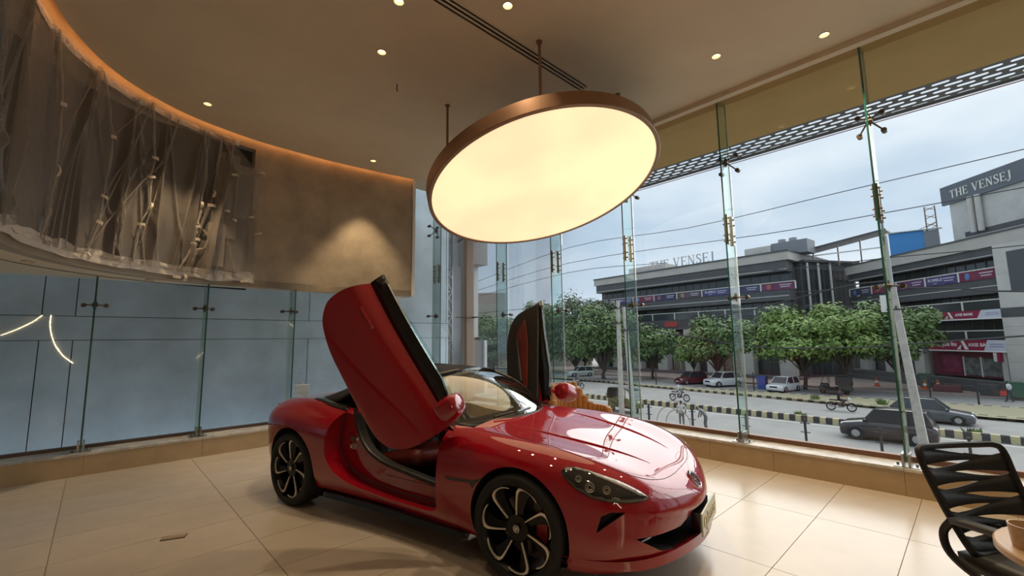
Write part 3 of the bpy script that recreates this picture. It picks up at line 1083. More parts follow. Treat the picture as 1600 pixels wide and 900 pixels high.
# wheels ------------------------------------------------------------------------
RW = 0.352
def build_wheel():
    t = MB()
    t.lathe([(.284, -.122), (.292, -.129), (.318, -.132), (.338, -.124), (.350, -.100), (RW, 0), (.350, .100), (.338, .124), (.318, .132), (.292, .129), (.284, .122)], axis='y', n=64)
    for gy in (-.05, 0, .05):
        pass
    tyre = t.mesh('tyre', True, 50)
    tyre.materials.append(M_rubber)
    b = MB()
    b.lathe([(.250, .125), (.262, .124), (.266, .112), (.262, .105), (.245, .09), (.238, .05), (.238, -.12), (.262, -.125)], axis='y', n=64)
    rim = b.mesh('rim_barrel', True, 40)
    rim.materials.append(M_wheel)
    s = MB()
    s.cyl((0, .05, 0), (0, .092, 0), .075, n=32)
    for k in range(7):
        a0 = 2 * PI * k / 7
        # black blade spoke under each machined edge, broad and twisted
        pr = []
        for r_, a_, w_ in ((.05, 0, .05), (.12, 5, .042), (.19, 9, .05), (.246, 12, .085)):
            a = a0 + math.radians(a_ + 6)
            c = Vector((r_ * math.cos(a), 0, r_ * math.sin(a)))
            tn = Vector((-math.sin(a), 0, math.cos(a)))
            y_ = .088 + .016 * (r_ / .246)
            pr.append((c - tn * w_ / 2 + Vector((0, y_, 0)), c + tn * w_ / 2 + Vector((0, y_ - .02, 0)), c + tn * w_ / 2 + Vector((0, y_ - .05, 0)), c - tn * w_ / 2 + Vector((0, y_ - .045, 0))))
        v = [p for q in pr for p in q]
        fs = []
        for i in range(len(pr) - 1):
            for j in range(4):
                fs.append((i * 4 + j, i * 4 + (j + 1) % 4, i * 4 + 4 + (j + 1) % 4, i * 4 + 4 + j))
        s.add(v, fs)
    spk = s.mesh('spokes', True, 30)
    spk.materials.append(M_wheel)
    e = MB()
    for k in range(7):
        a0 = 2 * PI * k / 7
        path = [(.080, 1, .0026), (.11, 2, .0032), (.15, 3, .0040), (.19, 4, .0052), (.214, 5, .0072), (.233, 8, .0088), (.2435, 13.5, .0062), (.2465, 20, .0046), (.2455, 28, .0038), (.239, 36, .0030), (.232, 41, .0018)]
        L_, R_ = [], []
        pc = []
        for r_, a_, w_ in path:
            a = a0 + math.radians(a_)
            pc.append((Vector((r_ * math.cos(a), 0, r_ * math.sin(a))), w_, r_))
        for i, (c, w_, r_) in enumerate(pc):
            d = (pc[min(i + 1, len(pc) - 1)][0] - pc[max(i - 1, 0)][0]).normalized()
            sd = Vector((-d.z, 0, d.x))
            y_ = .097 + .018 * (r_ / .246)
            L_.append(c + sd * w_ + Vector((0, y_, 0)))
            R_.append(c - sd * w_ + Vector((0, y_, 0)))
        dn = Vector((0, -.012, 0))
        e.grid([L_, R_])
        e.grid([[p + dn for p in L_], L_])
        e.grid([R_, [p + dn for p in R_]])
    edg = e.mesh('machined_edges', False)
    edg.materials.append(M_mach)
    c = MB()
    c.cyl((0, .09, 0), (0, .104, 0), .030, n=24)
    cap = c.mesh('centre_cap', True, 40)
    cap.materials.append(M_trimblk)
    c = MB()
    for a, b_ in (((-.013, -.012), (-.013, .012)), ((-.013, .012), (-.006, 0)), ((-.006, 0), (0, .012)), ((0, .012), (0, -.012)), ((.016, .010), (.006, .012)), ((.006, .012), (.006, -.012)), ((.006, -.012), (.016, -.012)), ((.016, -.012), (.016, 0))):
        c.bar((a[0], .106, a[1]), (b_[0], .106, b_[1]), .004, .003, up=(0, 1, 0))
    c.tube([(.022 * math.cos(2 * PI * k / 8), .106, .022 * math.sin(2 * PI * k / 8)) for k in range(8)], .0022, n=5, closed=True)
    cl_ = c.mesh('cap_emblem', False)
    cl_.materials.append(M_mach)
    c = MB()
    c.cyl((0, -.02, 0), (0, .0, 0), .185, n=48)
    c.cyl((0, -.03, 0), (0, .04, 0), .09, n=32)
    dsc = c.mesh('brake_disc', True, 40)
    dsc.materials.append(mat('brake_disc_iron', (0.10, 0.095, 0.09), 0.35, metal=0.8))
    return tyre, rim, spk, edg, cap, cl_, dsc
WM = build_wheel()
for me_ in WM[1:4]:
    for v_q in me_.vertices:
        v_q.co.x *= 1.10
        v_q.co.z *= 1.10
WN_ = ('tyre', 'rim_barrel', 'spokes', 'machined_edges', 'centre_cap', 'cap_emblem', 'brake_disc')
for x in (1.345, -1.345):
    for sg in (-1, 1):
        w = bpy.data.objects.new('wheel', None)
        COL.objects.link(w)
        w.parent = CAR
        w.location = (x, sg * (.812 if x > 0 else .822), RW)
        # front wheel edge at the top points a little left of vertical as parked
        w.rotation_euler = (0, math.radians(14 if x > 0 else 24), PI if sg < 0 else 0)
        for nm, me in zip(WN_, WM):
            obj_from(me, nm, w)
        c = MB()
        aa = [math.radians(a) for a in range(140, 221, 10)]
        P = [[(r_ * math.cos(a), y_, r_ * math.sin(a)) for a in aa] for r_, y_ in ((.12, .035), (.20, .035), (.205, -.045), (.12, -.045), (.12, .035))]
        co_ = c.grid(P).build('brake_caliper', M_cal, CAR, smooth=True)
        co_.location = w.location
        co_.rotation_euler = (0, 0, PI if sg < 0 else 0)

# cabin ---------------------------------------------------------------------------
cpart(MB().box((-.68, -.66, .305), (.74, .66, .33)), 'cabin_floor', M_inter)
def seat(y):
    s = bpy.data.objects.new('seat', None)
    COL.objects.link(s)
    s.parent = CAR
    s.location = (-.18, y, .33)
    P = []
    for k in range(9):
        t = k / 8
        x = .28 - t * .56
        z = .17 + .04 * math.cos(PI * t) - .02
        P.append([(x, v * .25, z + .06 * abs(v) ** 3) for v in (-1, -.7, -.3, 0, .3, .7, 1)])
    MB().grid(P).build('cushion', M_redtrim, s, smooth=True, solid=.12)
    P = []
    for k in range(9):
        t = k / 8
        x = -.24 - t * .22
        z = .12 + t * .60
        w_ = .25 - .05 * t
        P.append([(x + .07 * abs(v) ** 3, v * w_, z) for v in (-1, -.7, -.3, 0, .3, .7, 1)])
    MB().grid(P).build('backrest', M_inter, s, smooth=True, solid=.10)
    MB().ell((-.47, 0, .78), (.05, .11, .08)).build('headrest', M_inter, s, smooth=True)
for y in (-.35, .35):
    seat(y)
cpart(MB().box((-.55, -.10, .33), (.62, .10, .58)), 'centre_console', M_inter, bevel=.03)
P = []
for y in [(-.66 + .132 * k) for k in range(11)]:
    e = .05 * (abs(y) / .66) ** 2
    P.append([(.84 - 4 * e * .5, y, .90), (.62 - e, y, .925), (.48 - e, y, .89), (.44 - e, y, .80), (.50, y, .62), (.66, y, .50)])
cpart(MB().grid(P), 'dashboard', M_inter, smooth=True, sharp=60, solid=.02)
m_ = MB()
wc = Vector((.30, -.35, .80))
ax = Vector((-.9, 0, .42)).normalized()
u_ = Vector((0, 1, 0))
v_ = ax.cross(u_)
m_.tube([wc + u_ * (.175 * math.cos(a)) + v_ * (.165 * math.sin(a)) for a in [2 * PI * k / 28 for k in range(28)]], .016, n=8, closed=True)
m_.tube([wc - u_ * .17, wc - ax * .04, wc + u_ * .17], .018, n=8)
m_.tube([wc - ax * .04, wc - ax * .22], .03, n=8)
cpart(m_, 'steering_wheel', M_inter, smooth=True)

# windscreen and soft top --------------------------------------------------------
nA, nB = 17, 9
P = []
for i in range(nB):
    t = i / (nB - 1)
    row = []
    for j in range(nA):
        v = -1 + 2 * j / (nA - 1)
        b_ = Vector((.905 - .34 * v * v + .0, .715 * v, .936 - .03 * v * v))
        h0 = Vector((.205 - .115 * v * v, .575 * v, 1.305 - .068 * v * v))
        p = b_.lerp(h0, t)
        p += Vector((.035, 0, .045)) * math.sin(PI * t)
        row.append(p)
    P.append(row)
cpart(MB().grid(P), 'windscreen', M_wglass, smooth=True)
for pts in ([r[0] for r in P], [r[-1] for r in P]):
    fr = MB().tube(pts, .03, n=8, rads=[.034 - .008 * k / (nB - 1) for k in range(nB)])
    cpart(fr, 'windscreen_pillar', M_trimblk, smooth=True)
cpart(MB().tube(P[-1], .026, n=8), 'windscreen_header', M_trimblk, smooth=True)
cw_ = MB().tube([p + Vector((.012, 0, -.004)) for p in P[0]], .016, n=6)
cpart(cw_, 'cowl_seal', M_seal, smooth=True)
m_ = MB()
for y0, dy in ((-.42, .5), (.12, .5)):
    m_.tube([Vector((.93 - .34 * (y0 / .715) ** 2, y0, .955)), Vector((.90 - .34 * ((y0 + dy / 2) / .715) ** 2, y0 + dy / 2, .975)), Vector((.87 - .34 * ((y0 + dy) / .715) ** 2, y0 + dy, .975))], .008, n=6)
cpart(m_, 'wiper_arms', M_trimblk)
# black quarter triangle between pillar and door mirror
for sg in (-1, 1):
    cpart(MB().add([(.66, sg * .755, .895), (.40, sg * .735, .905), (.42, sg * .70, 1.01)], [(0, 1, 2)]), 'mirror_triangle', M_trimblk, solid=.02)
ST = [(.20, 1.308, .575, 1.238), (-.05, 1.332, .60, 1.235), (-.35, 1.335, .615, 1.215), (-.62, 1.312, .63, 1.165), (-.85, 1.262, .645, 1.06), (-1.02, 1.20, .66, .985), (-1.22, 1.115, .655, .975), (-1.42, 1.03, .61, .975), (-1.58, .985, .50, .97)]
P = []
for x, zc, w_, ze in ST:
    row = []
    for j in range(21):
        v = -1 + 2 * j / 20
        a = abs(v)
        row.append((x - (.11 * v * v if x > .1 else 0), w_ * v, zc - (zc - ze) * (a ** 2.6)))
    P.append(row)
Q = []
for j in range(21):
    Q.append(spline([r[j] for r in P], 4))
cpart(MB().grid([[Q[j][i] for j in range(21)] for i in range(len(Q[0]))]), 'soft_top', M_soft, smooth=True, solid=.02)
# seams of the soft top
for i in (2, 4):
    cpart(MB().tube([Vector(p) + Vector((0, 0, .014)) for p in P[i]], .006, n=6), 'soft_top_seam', M_soft)
# tonneau fairing behind the soft top
cpart(surf_poly([Vector(p) for p in ((-.70, -.755, .93), (-1.0, -.74, .965), (-1.40, -.66, .985), (-1.62, -.40, .985), (-1.68, 0, .98), (-1.62, .40, .985), (-1.40, .66, .985), (-1.0, .74, .965), (-.70, .755, .93), (-.9, .5, .98), (-1.0, 0, .98), (-.9, -.5, .98))], (0, 0, -1), .006, .05), 'tonneau_trim', M_trimblk, smooth=True, solid=.008)
# door aperture: rubber seals, sill plates, latch
for sg in (-1, 1):
    pts = [(x, sg * .768, z) for x, z in INNER if z < 1.0]
    cpart(MB().tube(spline(pts, 2), .019, n=8), 'door_seal', M_seal, smooth=True)
    pts2 = [(x, sg * .79, z) for x, z in [(a * .965 - .006, b + (.045 if b < .6 else 0)) for a, b in DOOR] if z < .92]
    cpart(MB().tube(spline(pts2, 2), .006, n=6), 'outer_seal', M_seal, smooth=True)
    cpart(MB().box((-.12, sg * .62 if sg > 0 else -.765, .425), (.58, .765 if sg > 0 else -.62, .448)), 'sill_plate', M_sillgrey, bevel=.008)
    lt = cpart(MB().box((-.585, sg * .768 - .006, .60), (-.53, sg * .768 + .006, .66)), 'door_latch', M_steel, bevel=.004)
    cpart(MB().tube([(-.575, sg * .79, .615), (-.575, sg * .80, .645), (-.54, sg * .79, .645)], .007, n=6), 'latch_loop', M_chrome, lt)
    cpart(MB().box((-.60, sg * .77 - .012, .68), (-.545, sg * .77 + .012, .715)), 'warning_label', mat('label_dark', (.10, .09, .08), .4))
    cpart(MB().cyl((-.50, sg * .765, .70), (-.50, sg * .785, .70), .014, n=10), 'bump_stop', M_white)

# doors --------------------------------------------------------------------------
Hd = Vector((.62, -.87, .78))
def door_pose(th, ph, ps, hinge, shift):
    r_ = Matrix.Rotation(math.radians(ps), 4, 'Z') @ Matrix.Rotation(math.radians(ph), 4, 'X') @ Matrix.Rotation(math.radians(th), 4, 'Y')
    return Matrix.Translation(hinge + Vector(shift)) @ r_ @ Matrix.Translation(-hinge)
MR = door_pose(56.3, .7, 22.7, Hd, (.057, -.049, .123))
ML = door_pose(59.7, -19.9, -19.3, Vector((.62, .87, .78)), (.006, -.032, .076))
for sg in (-1, 1):
    d = doors[sg]
    fix_normals(d)
    d.name = 'scissor_door'
    d.parent = CAR
    d.matrix_local = MR if sg < 0 else ML
    f = (lambda m: m) if sg < 0 else mir
    # inner trim, slightly smaller than the skin
    tr_ = [(x * .965 - .004, .02 + z * .975) for x, z in SKIN_ if z < 1.0]
    zt_ = max(z for x, z in tr_)
    q = MB().prism(tr_, lambda a, b, t: (a, t, b), -.785, -.74)
    cpart(f(q), 'inner_trim', M_inter, d, bevel=.012)
    q = MB().prism(rounded([(.45, .62), (.40, .50), (-.45, .56), (-.60, .74), (-.2, .74)], .05), lambda a, b, t: (a, t, b), -.742, -.724)
    cpart(f(q), 'red_insert', M_redtrim, d, bevel=.008)
    q = MB().box((-.35, -.742, .545), (.25, -.695, .585))
    cpart(f(q), 'armrest', M_inter, d, bevel=.012)
    q = MB().cyl((.30, -.75, .44), (.30, -.732, .44), .075, n=24)
    cpart(f(q), 'speaker_grille', M_sillgrey, d)
    # belt moulding with the lowered frameless glass
    P = []
    for k in range(13):
        x = .595 - k * 1.315 / 12
        l_, n_, _i, _d = BV.ray_cast(Vector((x, -.812, 2)), Vector((0, 0, -1)))
        zs = l_.z
        hh = .115 * min(1, (k + 2) / 5)
        P.append([(x, -.815, zs - .004), (x, -.812, zs + hh * .55), (x, -.800, zs + hh), (x, -.770, zs + hh), (x, -.765, zs - .05)])
    cpart(f(MB().grid(P)), 'belt_moulding', M_trimblk, d, smooth=True, sharp=50, solid=.006)
    P = []
    for k in range(11):
        x = .42 - k * 1.08 / 10
        P.append([(x, -.783, .93), (x, -.778, .985 + .03 * math.sin(PI * k / 10))])
    cpart(f(MB().grid(P)), 'window_glass', M_fin, d, solid=.005)
    hl_ = surf_poly([Vector(p) for p in ((-.36, -.9, .735), (-.36, -.9, .765), (-.56, -.9, .775), (-.56, -.9, .745))], (0, 1, 0), .004, .03)
    cpart(f(hl_), 'door_handle', M_paint, d, smooth=True, solid=.006)
    # mirror
    cz = Vector((.475, -.955, .985))
    P = []
    for i in range(17):
        a = -PI / 2 + PI * i / 16
        sp = lambda q, e: math.copysign(abs(q) ** e, q)
        P.append([(cz.x + .115 * max(0, math.cos(a)) ** .5 * sp(math.cos(b), .7) * (1.1 if math.cos(b) > 0 else .45), cz.y - .02 + .13 * sp(math.sin(a), .75), cz.z + .098 * max(0, math.cos(a)) ** .5 * sp(math.sin(b), .7)) for b in [2 * PI * k / 28 for k in range(29)]])
    mr_ = cpart(f(MB().grid(P)), 'wing_mirror', M_paint, d, smooth=True, sharp=70)
    q = MB().tube([(.50, -.80, .90), (.49, -.86, .925), (.48, -.93, .96)], .028, n=8, rads=[.034, .026, .03])
    cpart(f(q), 'mirror_stalk', M_paint, d, smooth=True)
# tail lamp bar
tb = surf_path([(-2.05, -.66, .87), (-2.16, -.5, .875), (-2.22, -.25, .88), (-2.24, 0, .88), (-2.22, .25, .88), (-2.16, .5, .875), (-2.05, .66, .87)], .004)
cpart(MB().tube(tb, .014, n=6), 'tail_lamp_bar', mat('tail_lamp_red', (.30, .01, .01), .15, coat=1.0))
# ================================================================== outside: street level is 4 m below the showroom floor
GZ = -4.0
M_asph = mat('asphalt', (0.27, 0.262, 0.25), 0.85, noise=0.18, nscale=0.5, bump=0.1, bscale=30)
M_pave = mat('concrete_paving', (0.34, 0.31, 0.28), 0.85, noise=0.2, nscale=0.6)
M_red_pave = mat('brownish_paving', (0.34, 0.27, 0.24), 0.85, noise=0.25, nscale=0.8)
M_grassg = mat('dusty_verge', (0.20, 0.21, 0.12), 0.95, noise=0.6, nscale=1.2, dark=(0.27, 0.22, 0.16))
M_ky = mat('kerb_yellow', (0.55, 0.48, 0.28), 0.75, noise=0.25, nscale=4)
M_kb = mat('kerb_black', (0.06, 0.055, 0.055), 0.75, noise=0.3, nscale=4)
M_line = mat('road_line', (0.62, 0.60, 0.52), 0.8)
M_conc = mat('pole_concrete', (0.46, 0.43, 0.38), 0.85, noise=0.25, nscale=3)
M_cable = mat('cable_black', (0.03, 0.03, 0.03), 0.6)
M_stone = mat('pale_stone', (0.58, 0.55, 0.51), 0.7, noise=0.12, nscale=0.8)
M_beige = mat('beige_render', (0.50, 0.47, 0.43), 0.75, noise=0.12, nscale=0.5)
M_dark = mat('charcoal_panel', (0.085, 0.088, 0.095), 0.5, noise=0.2, nscale=0.7)
M_dark2 = mat('dark_grey_soffit', (0.12, 0.12, 0.125), 0.6)
M_winglass = mat('dark_window_glass', (0.045, 0.052, 0.056), 0.12, spec=0.6)
M_offw = mat('off_white_frame', (0.66, 0.64, 0.58), 0.6)
M_bluew = mat('blue_grey_render', (0.50, 0.59, 0.65), 0.6, noise=0.34, nscale=0.7)
M_groove = mat('joint_shadow_gap', (0.035, 0.045, 0.055), 0.9)

def plane(name, pts, m, z=GZ):
    o = MB().add([(x, y, z) for x, y in pts], [tuple(range(len(pts)))]).build(name, m)
    return tag(o, kind='structure')
plane('street_ground', [(9, -120), (9, 160), (220, 160), (220, -120)], M_pave, GZ - 0.02)
plane('road_near', [(27.6, -120), (27.6, 160), (34.2, 160), (34.2, -120)], M_asph)
plane('road_far', [(34.6, -120), (34.6, 160), (60, 160), (42.8, 0), (42.8, -120)], M_asph, GZ - 0.005)
MB().box((33.55, -60, GZ), (33.72, 120, GZ + 0.006)).build('road_edge_line', M_line)
tag(bpy.data.objects['road_edge_line'], kind='structure')
vg = MB().add([(42.8, -60, GZ), (42.8, 0, GZ), (45.2, 15, GZ), (46.2, 26, GZ), (48.2, 38, GZ), (55, 90, GZ), (47.5, 90, GZ + .01), (47.4, 28, GZ + .01), (47.6, 18, GZ), (48.7, 9, GZ), (49.7, -2, GZ), (50, -60, GZ)], [tuple(range(12))])
vg.v = [(x, y, GZ + 0.18) for x, y, z in vg.v]
tag(vg.build('verge', M_grassg), kind='structure')
plane('service_lane', [(49.5, -60), (49.5, 0), (47.5, 18), (47.4, 28), (48, 90), (57, 90), (57, -60)], M_asph, GZ + 0.002)
MB().box((57, -60, GZ), (80, 90, GZ + 0.2)).build('footpath', M_red_pave)
tag(bpy.data.objects['footpath'], kind='structure')

# painted kerbs: every block a piece
def kerb(name, label, p0, p1, h, w, ln):
    k = thing(name, label, 'kerb', (p0[0], p0[1], GZ), math.atan2(p1[1] - p0[1], p1[0] - p0[0]))
    n = int(math.hypot(p1[0] - p0[0], p1[1] - p0[1]) / ln)
    mes = []
    for m in (M_ky, M_kb):
        me = MB().prism([(0, 0), (w, 0), (w * .88, h), (w * .12, h)], lambda a, b, t: (t, -a, b), 0.006, ln - 0.006).mesh('kerb_block')
        me.materials.append(m)
        mes.append(me)
    for i in range(n):
        o = obj_from(mes[i % 2], 'kerb_block', k)
        o.location = (i * ln, 0, 0)
kerb('central_divider', 'low black and yellow painted divider in the middle of the road', (34.2, -14), (34.2, 42), 0.38, 0.4, 0.34)
kerb('verge_kerb', 'black and yellow painted kerb edging the grass verge', (42.7, -8), (45.9, 22), 0.2, 0.2, 0.42)
kerb('verge_kerb', 'black and yellow kerb edging the verge left of the concrete poles', (45.9, 22), (49.5, 45), 0.2, 0.2, 0.42)
kerb('lane_kerb', 'worn black and yellow kerb beside the parked cars', (50.0, -8), (47.4, 22), 0.2, 0.2, 0.45)

# poles and wires --------------------------------------------------------
def pole(base, top, r0, r1, label, arms):
    p = thing('utility_pole', label, 'utility pole', (base[0], base[1], GZ), 0, None)
    d = Vector((top[0] - base[0], top[1] - base[1], top[2] - GZ))
    sh = MB()
    a = math.atan2(d.y, d.x)
    w0, w1 = r0, r1
    sh.add([(sx * w0, sy * w0 * .7, 0) for sx, sy in ((-1, -1), (1, -1), (1, 1), (-1, 1))] + [(d.x + sx * w1, d.y + sy * w1 * .7, d.z) for sx, sy in ((-1, -1), (1, -1), (1, 1), (-1, 1))],
           [(3, 2, 1, 0), (4, 5, 6, 7), (0, 1, 5, 4), (1, 2, 6, 5), (2, 3, 7, 6), (3, 0, 4, 7)])
    sh.build('shaft', M_conc, p, bevel=0.02)
    for t in arms:
        c = d * t
        b = MB()
        b.bar(c + Vector((-.2, -.35, 0)), c + Vector((-.2, .35, 0)), .05, .06)
        for y in (-.28, 0, .28):
            b.cyl(c + Vector((-.2, y, .03)), c + Vector((-.2, y, .16)), .03, n=8)
        b.build('crossarm', M_cable, p)
    return p
pole((28.1, 18.2), (28.1, 18.15, 4.4), .19, .13, 'pale concrete pole, left of the pair before the trees', (.80, .93))
pole((28.2, 17.3), (28.05, 17.6, 3.9), .19, .13, 'pale concrete pole, right of the pair before the trees', (.78,))
p3_ = pole((27.35, 2.0), (27.35, 2.5, 3.9), .24, .18, 'leaning concrete pole in front of the dark SUV', (.86,))
MB().cyl((0.05, .50, 7.8), (0.05, .54, 10.4), .07, n=10).build('steel_extension', mat('galvanised', (.40, .40, .40), .5, metal=.5), p3_)
bxp = MB().box((-.18, .68, 6.7), (.12, .98, 7.5)).build('meter_box', M_offw, p3_)
WIRES = [[(36.6, 7.4), (22.6, 9.2), (12.4, 8.8), (3.9, 9.0), (-2.2, 9.2), (-12, 9.6)], [(36.6, 6.5), (22.7, 7.9), (8, 7.5), (4, 7.5), (-2, 7.6), (-12, 7.9)], [(36.6, 5.9), (22.7, 7.1), (14, 6.7)],
         [(44, 4.0), (36.6, 4.3), (28, 4.4), (18.2, 4.5)], [(22.9, 2.9), (16.9, 2.7), (10.6, 2.9), (7.3, 3.5), (4.3, 4.1), (2.5, 4.2)], [(30, .8), (22.9, 1.9), (18.2, 2.8)],
         [(17.3, 2.4), (12.3, 1.6), (8.5, 1.0), (4.6, 1.0), (2.8, 1.1), (.9, 1.3), (-1.4, 1.5), (-9, 2.2)], [(17.3, 3.9), (10.1, 4.1), (6.7, 4.0), (3.8, 4.0), (2.5, 4.1)], [(18.2, 5.6), (10, 5.5), (6.6, 5.3), (2.4, 5.3), (-1.8, 5.2), (-9, 5.4)],
         [(2.5, 4.0), (2, 3.8), (.3, 3.6), (-1.6, 3.3), (-8, 2.9)], [(40, 3.9), (30, 3.5), (22.8, 3.3), (18.2, 3.6)]]
wl_ = ('topmost', 'second from the top', 'left upper', 'left middle', 'sagging one joining both poles', 'lowest on the left', 'thick lowest one crossing the trees', 'one at banner height between the poles', 'one across the upper dark band', 'short one right of the leaning pole', 'left one just above the tree crowns')
for k, wr in enumerate(WIRES):
    pts = spline([(28.1 - max(0, min(.7, (18.2 - y) * .045)), y, z) for y, z in wr], 4)
    o = MB().tube(pts, .022 if k not in (4, 6, 9) else .038, n=5).build('overhead_wire', M_cable)
    tag(o, 'dark overhead cable above the road, ' + wl_[k], 'cable', 'overhead cables along the road')
o = MB().tube([(8.62, -9, 4.93), (8.62, 8.7, 4.90)], .008, n=5).build('red_cable', mat('red_brown_cable', (.30, .06, .06), .6))
tag(o, 'thin red cable running under the perforated eave', 'cable')

# fence posts by the near pavement ------------------------------------------
FP = [(27.0, 15.4), (27.1, 12.5), (27.1, 9.4), (27.4, 6.6), (27.1, 3.5), (27.1, .6)]
fl_ = ('behind the hood, leftmost of the row', 'between the two pedestrians', 'seen through the second glass fin', 'right of the second glass fin', 'at the foot of the right glass fin', 'behind the office chair')
fz = 1.25
for (x, y), wh in zip(FP, fl_):
    t = thing('fence_post', 'short black metal fence post ' + wh, 'post', (x, y, GZ), 0, 'black fence posts along the near pavement')
    MB().box((-.05, -.05, 0), (.05, .05, fz)).build('shaft', M_cable, t)
    for z in (fz * .45, fz * .82):
        MB().box((-.02, -.22, z), (.02, .22, z + .04)).build('cross_bar', M_cable, t)
hp = [(26.9 + .1 * math.sin(3 * a), 13.9 + .9 * math.cos(a), GZ + .25 + .95 * max(0, math.sin(a))) for a in [PI * k / 24 for k in range(25)]]
hp2 = [(26.8, 13.3 + .8 * math.cos(a), GZ + .2 + .9 * max(0, math.sin(a))) for a in [PI * k / 24 for k in range(25)]]
tag(MB().tube(hp + hp2[::-1], .025, n=6).build('looped_hose', mat('grey_hose', (.25, .24, .22), .7)), 'looped grey cable coil on the pavement left of the white-shirted man', 'hose')

# trees ------------------------------------------------------------------------
M_bark = mat('bark', (0.075, 0.06, 0.045), 0.9, noise=0.4, nscale=4)
def leaf_mat(name, c):
    m = mat(name, c, 0.6, noise=0.45, nscale=0.9)
    return m
LEAF = [leaf_mat('leaf_mid', (0.15, 0.235, 0.075)), leaf_mat('leaf_bright', (0.22, 0.33, 0.08)), leaf_mat('leaf_dark', (0.095, 0.15, 0.07))]
def tree(label, base, crown, n, lm, seed, leaf=.20, group='street trees', trunk_r=.22, lobes=14):
    """crown=(rx, ry, z0, z1) relative to the base, an open crown of leaf clusters on real branches"""
    R = random.Random(seed)
    t = thing('street_tree', label, 'tree', (base[0], base[1], GZ), 0, group)
    rx, ry, z0, z1 = crown
    if group == 'street trees':
        rx, ry, z0, z1, n, lobes = rx * 1.22, ry * 1.22, z0 * .85, z1 * 1.03, int(n * 1.5), int(lobes * 1.5)
    zc, rz = (z0 + z1) / 2, (z1 - z0) / 2
    tk = MB()
    fork = max(1.0, z0 * 0.95)
    tk.tube([(0, 0, 0), (R.uniform(-.15, .15), R.uniform(-.15, .15), fork * .5), (R.uniform(-.3, .3), R.uniform(-.3, .3), fork), (0, 0, zc)], trunk_r, n=8, rads=[trunk_r, trunk_r * .8, trunk_r * .7, trunk_r * .3])
    tk.build('trunk', M_bark, t, smooth=True)
    cl = []
    for k in range(lobes):
        a = 2 * PI * k / lobes * 2.4 + R.uniform(-.3, .3)
        u = -0.75 + 1.6 * (k + .5) / lobes
        s = math.sqrt(max(0.05, 1 - min(1, abs(u)) ** 2))
        q = R.uniform(.40, .92)
        cl.append((Vector((rx * s * q * math.cos(a), ry * s * q * math.sin(a), zc + rz * u * .72)), R.uniform(.26, .52)))
    br = MB()
    for c, q in cl:
        if c.z > z0:
            br.tube([(0, 0, fork * .9), (c.x * .35, c.y * .35, fork + (c.z - fork) * .45), tuple(c * .92)], .08, n=5, rads=[trunk_r * .45, trunk_r * .25, .03])
    br.build('branches', M_bark, t, smooth=True)
    lv = MB()
    vs_, fs_ = [], []
    for i in range(n):
        c, q = cl[i % len(cl)]
        d = Vector((R.gauss(0, 1), R.gauss(0, 1), R.gauss(0, 1))).normalized()
        r = R.random() ** .45 * R.uniform(.8, 1.12)
        p = c + Vector((d.x * rx * q * r, d.y * ry * q * r, d.z * rz * q * r * .8))
        nrm = (d + Vector((R.uniform(-.6, .6), R.uniform(-.6, .6), R.uniform(.1, 1.0)))).normalized()
        u = nrm.orthogonal().normalized()
        u = Matrix.Rotation(R.uniform(0, 6.28), 3, nrm) @ u
        v = nrm.cross(u)
        s = leaf * R.uniform(.6, 1.3)
        k = len(vs_)
        vs_ += [p - u * s, p + v * s * .45 - nrm * s * .1, p + u * s, p - v * s * .45 - nrm * s * .1]
        fs_.append((k, k + 1, k + 2, k + 3))
    me = bpy.data.meshes.new('foliage')
    me.from_pydata([tuple(p) for p in vs_], [], fs_)
    me.materials.append(lm)
    o = obj_from(me, 'foliage', t)
    o['kind'] = 'stuff'
    return t
tree('dense round green tree left of the two concrete poles', (51.8, 36.2), (3.6, 4.2, 1.6, 11.0), 5200, LEAF[0], 1, .30, trunk_r=.30)
tree('smaller green tree right of the two concrete poles', (55.9, 31.0), (2.6, 3.0, 1.6, 7.8), 3000, LEAF[0], 2, .28)
tree('loose tree between the white stone columns, above the white SUV', (54.2, 21.6), (2.7, 3.4, 2.0, 8.6), 3600, LEAF[0], 3, .27)
tree('widest bright green tree above the parked white hatchback', (54.9, 12.9), (3.4, 4.0, 2.3, 9.2), 5200, LEAF[1], 4, .26, lobes=20)
tree('bright green tree left of the leaning concrete pole', (55.0, 9.3), (3.0, 3.2, 2.3, 9.4), 4600, LEAF[1], 5, .26)
tree('green tree partly covering the bank signs', (58.0, 5.6), (3.0, 3.0, 2.4, 9.5), 4200, LEAF[0], 6, .26)
tree('low bright sapling under the larger trees by the columns', (54.6, 24.6), (1.6, 1.8, 2.2, 6.0), 1500, LEAF[1], 16, .22, trunk_r=.12)
BT = [((58, 52), (4.5, 5, 2, 12.5), 'tall hazy tree behind the raised left door'), ((60.5, 46), (4.5, 5, 3, 13.2), 'tall hazy tree touching the left end of the charcoal building'), ((52, 60), (4.5, 5, 1, 10), 'dark tree in front of the cream house'),
      ((47, 66), (4.5, 5, 0.5, 9.0), 'dark tree beside the grey box at the glass corner'), ((54, 68), (4, 4.5, 1, 10.5), 'furthest hazy tree on the left'), ((42, 62), (3.5, 4, .5, 7.0), 'low dark tree at the end of the road'), ((58, 46), (3.2, 3.5, 1.5, 9), 'mid-height tree left of the dense round tree'),
      ((45, 56), (3.0, 3.4, .4, 6.5), 'bushy low tree by the far pavement')]
for k, (b, c, lb) in enumerate(BT):
    tree(lb, b, (c[0] * 1.25, c[1] * 1.25, c[2] * .6, c[3] * 1.12), 4200, LEAF[2 if k % 2 else 0], 20 + k, .36, 'trees at the end of the road', lobes=20)
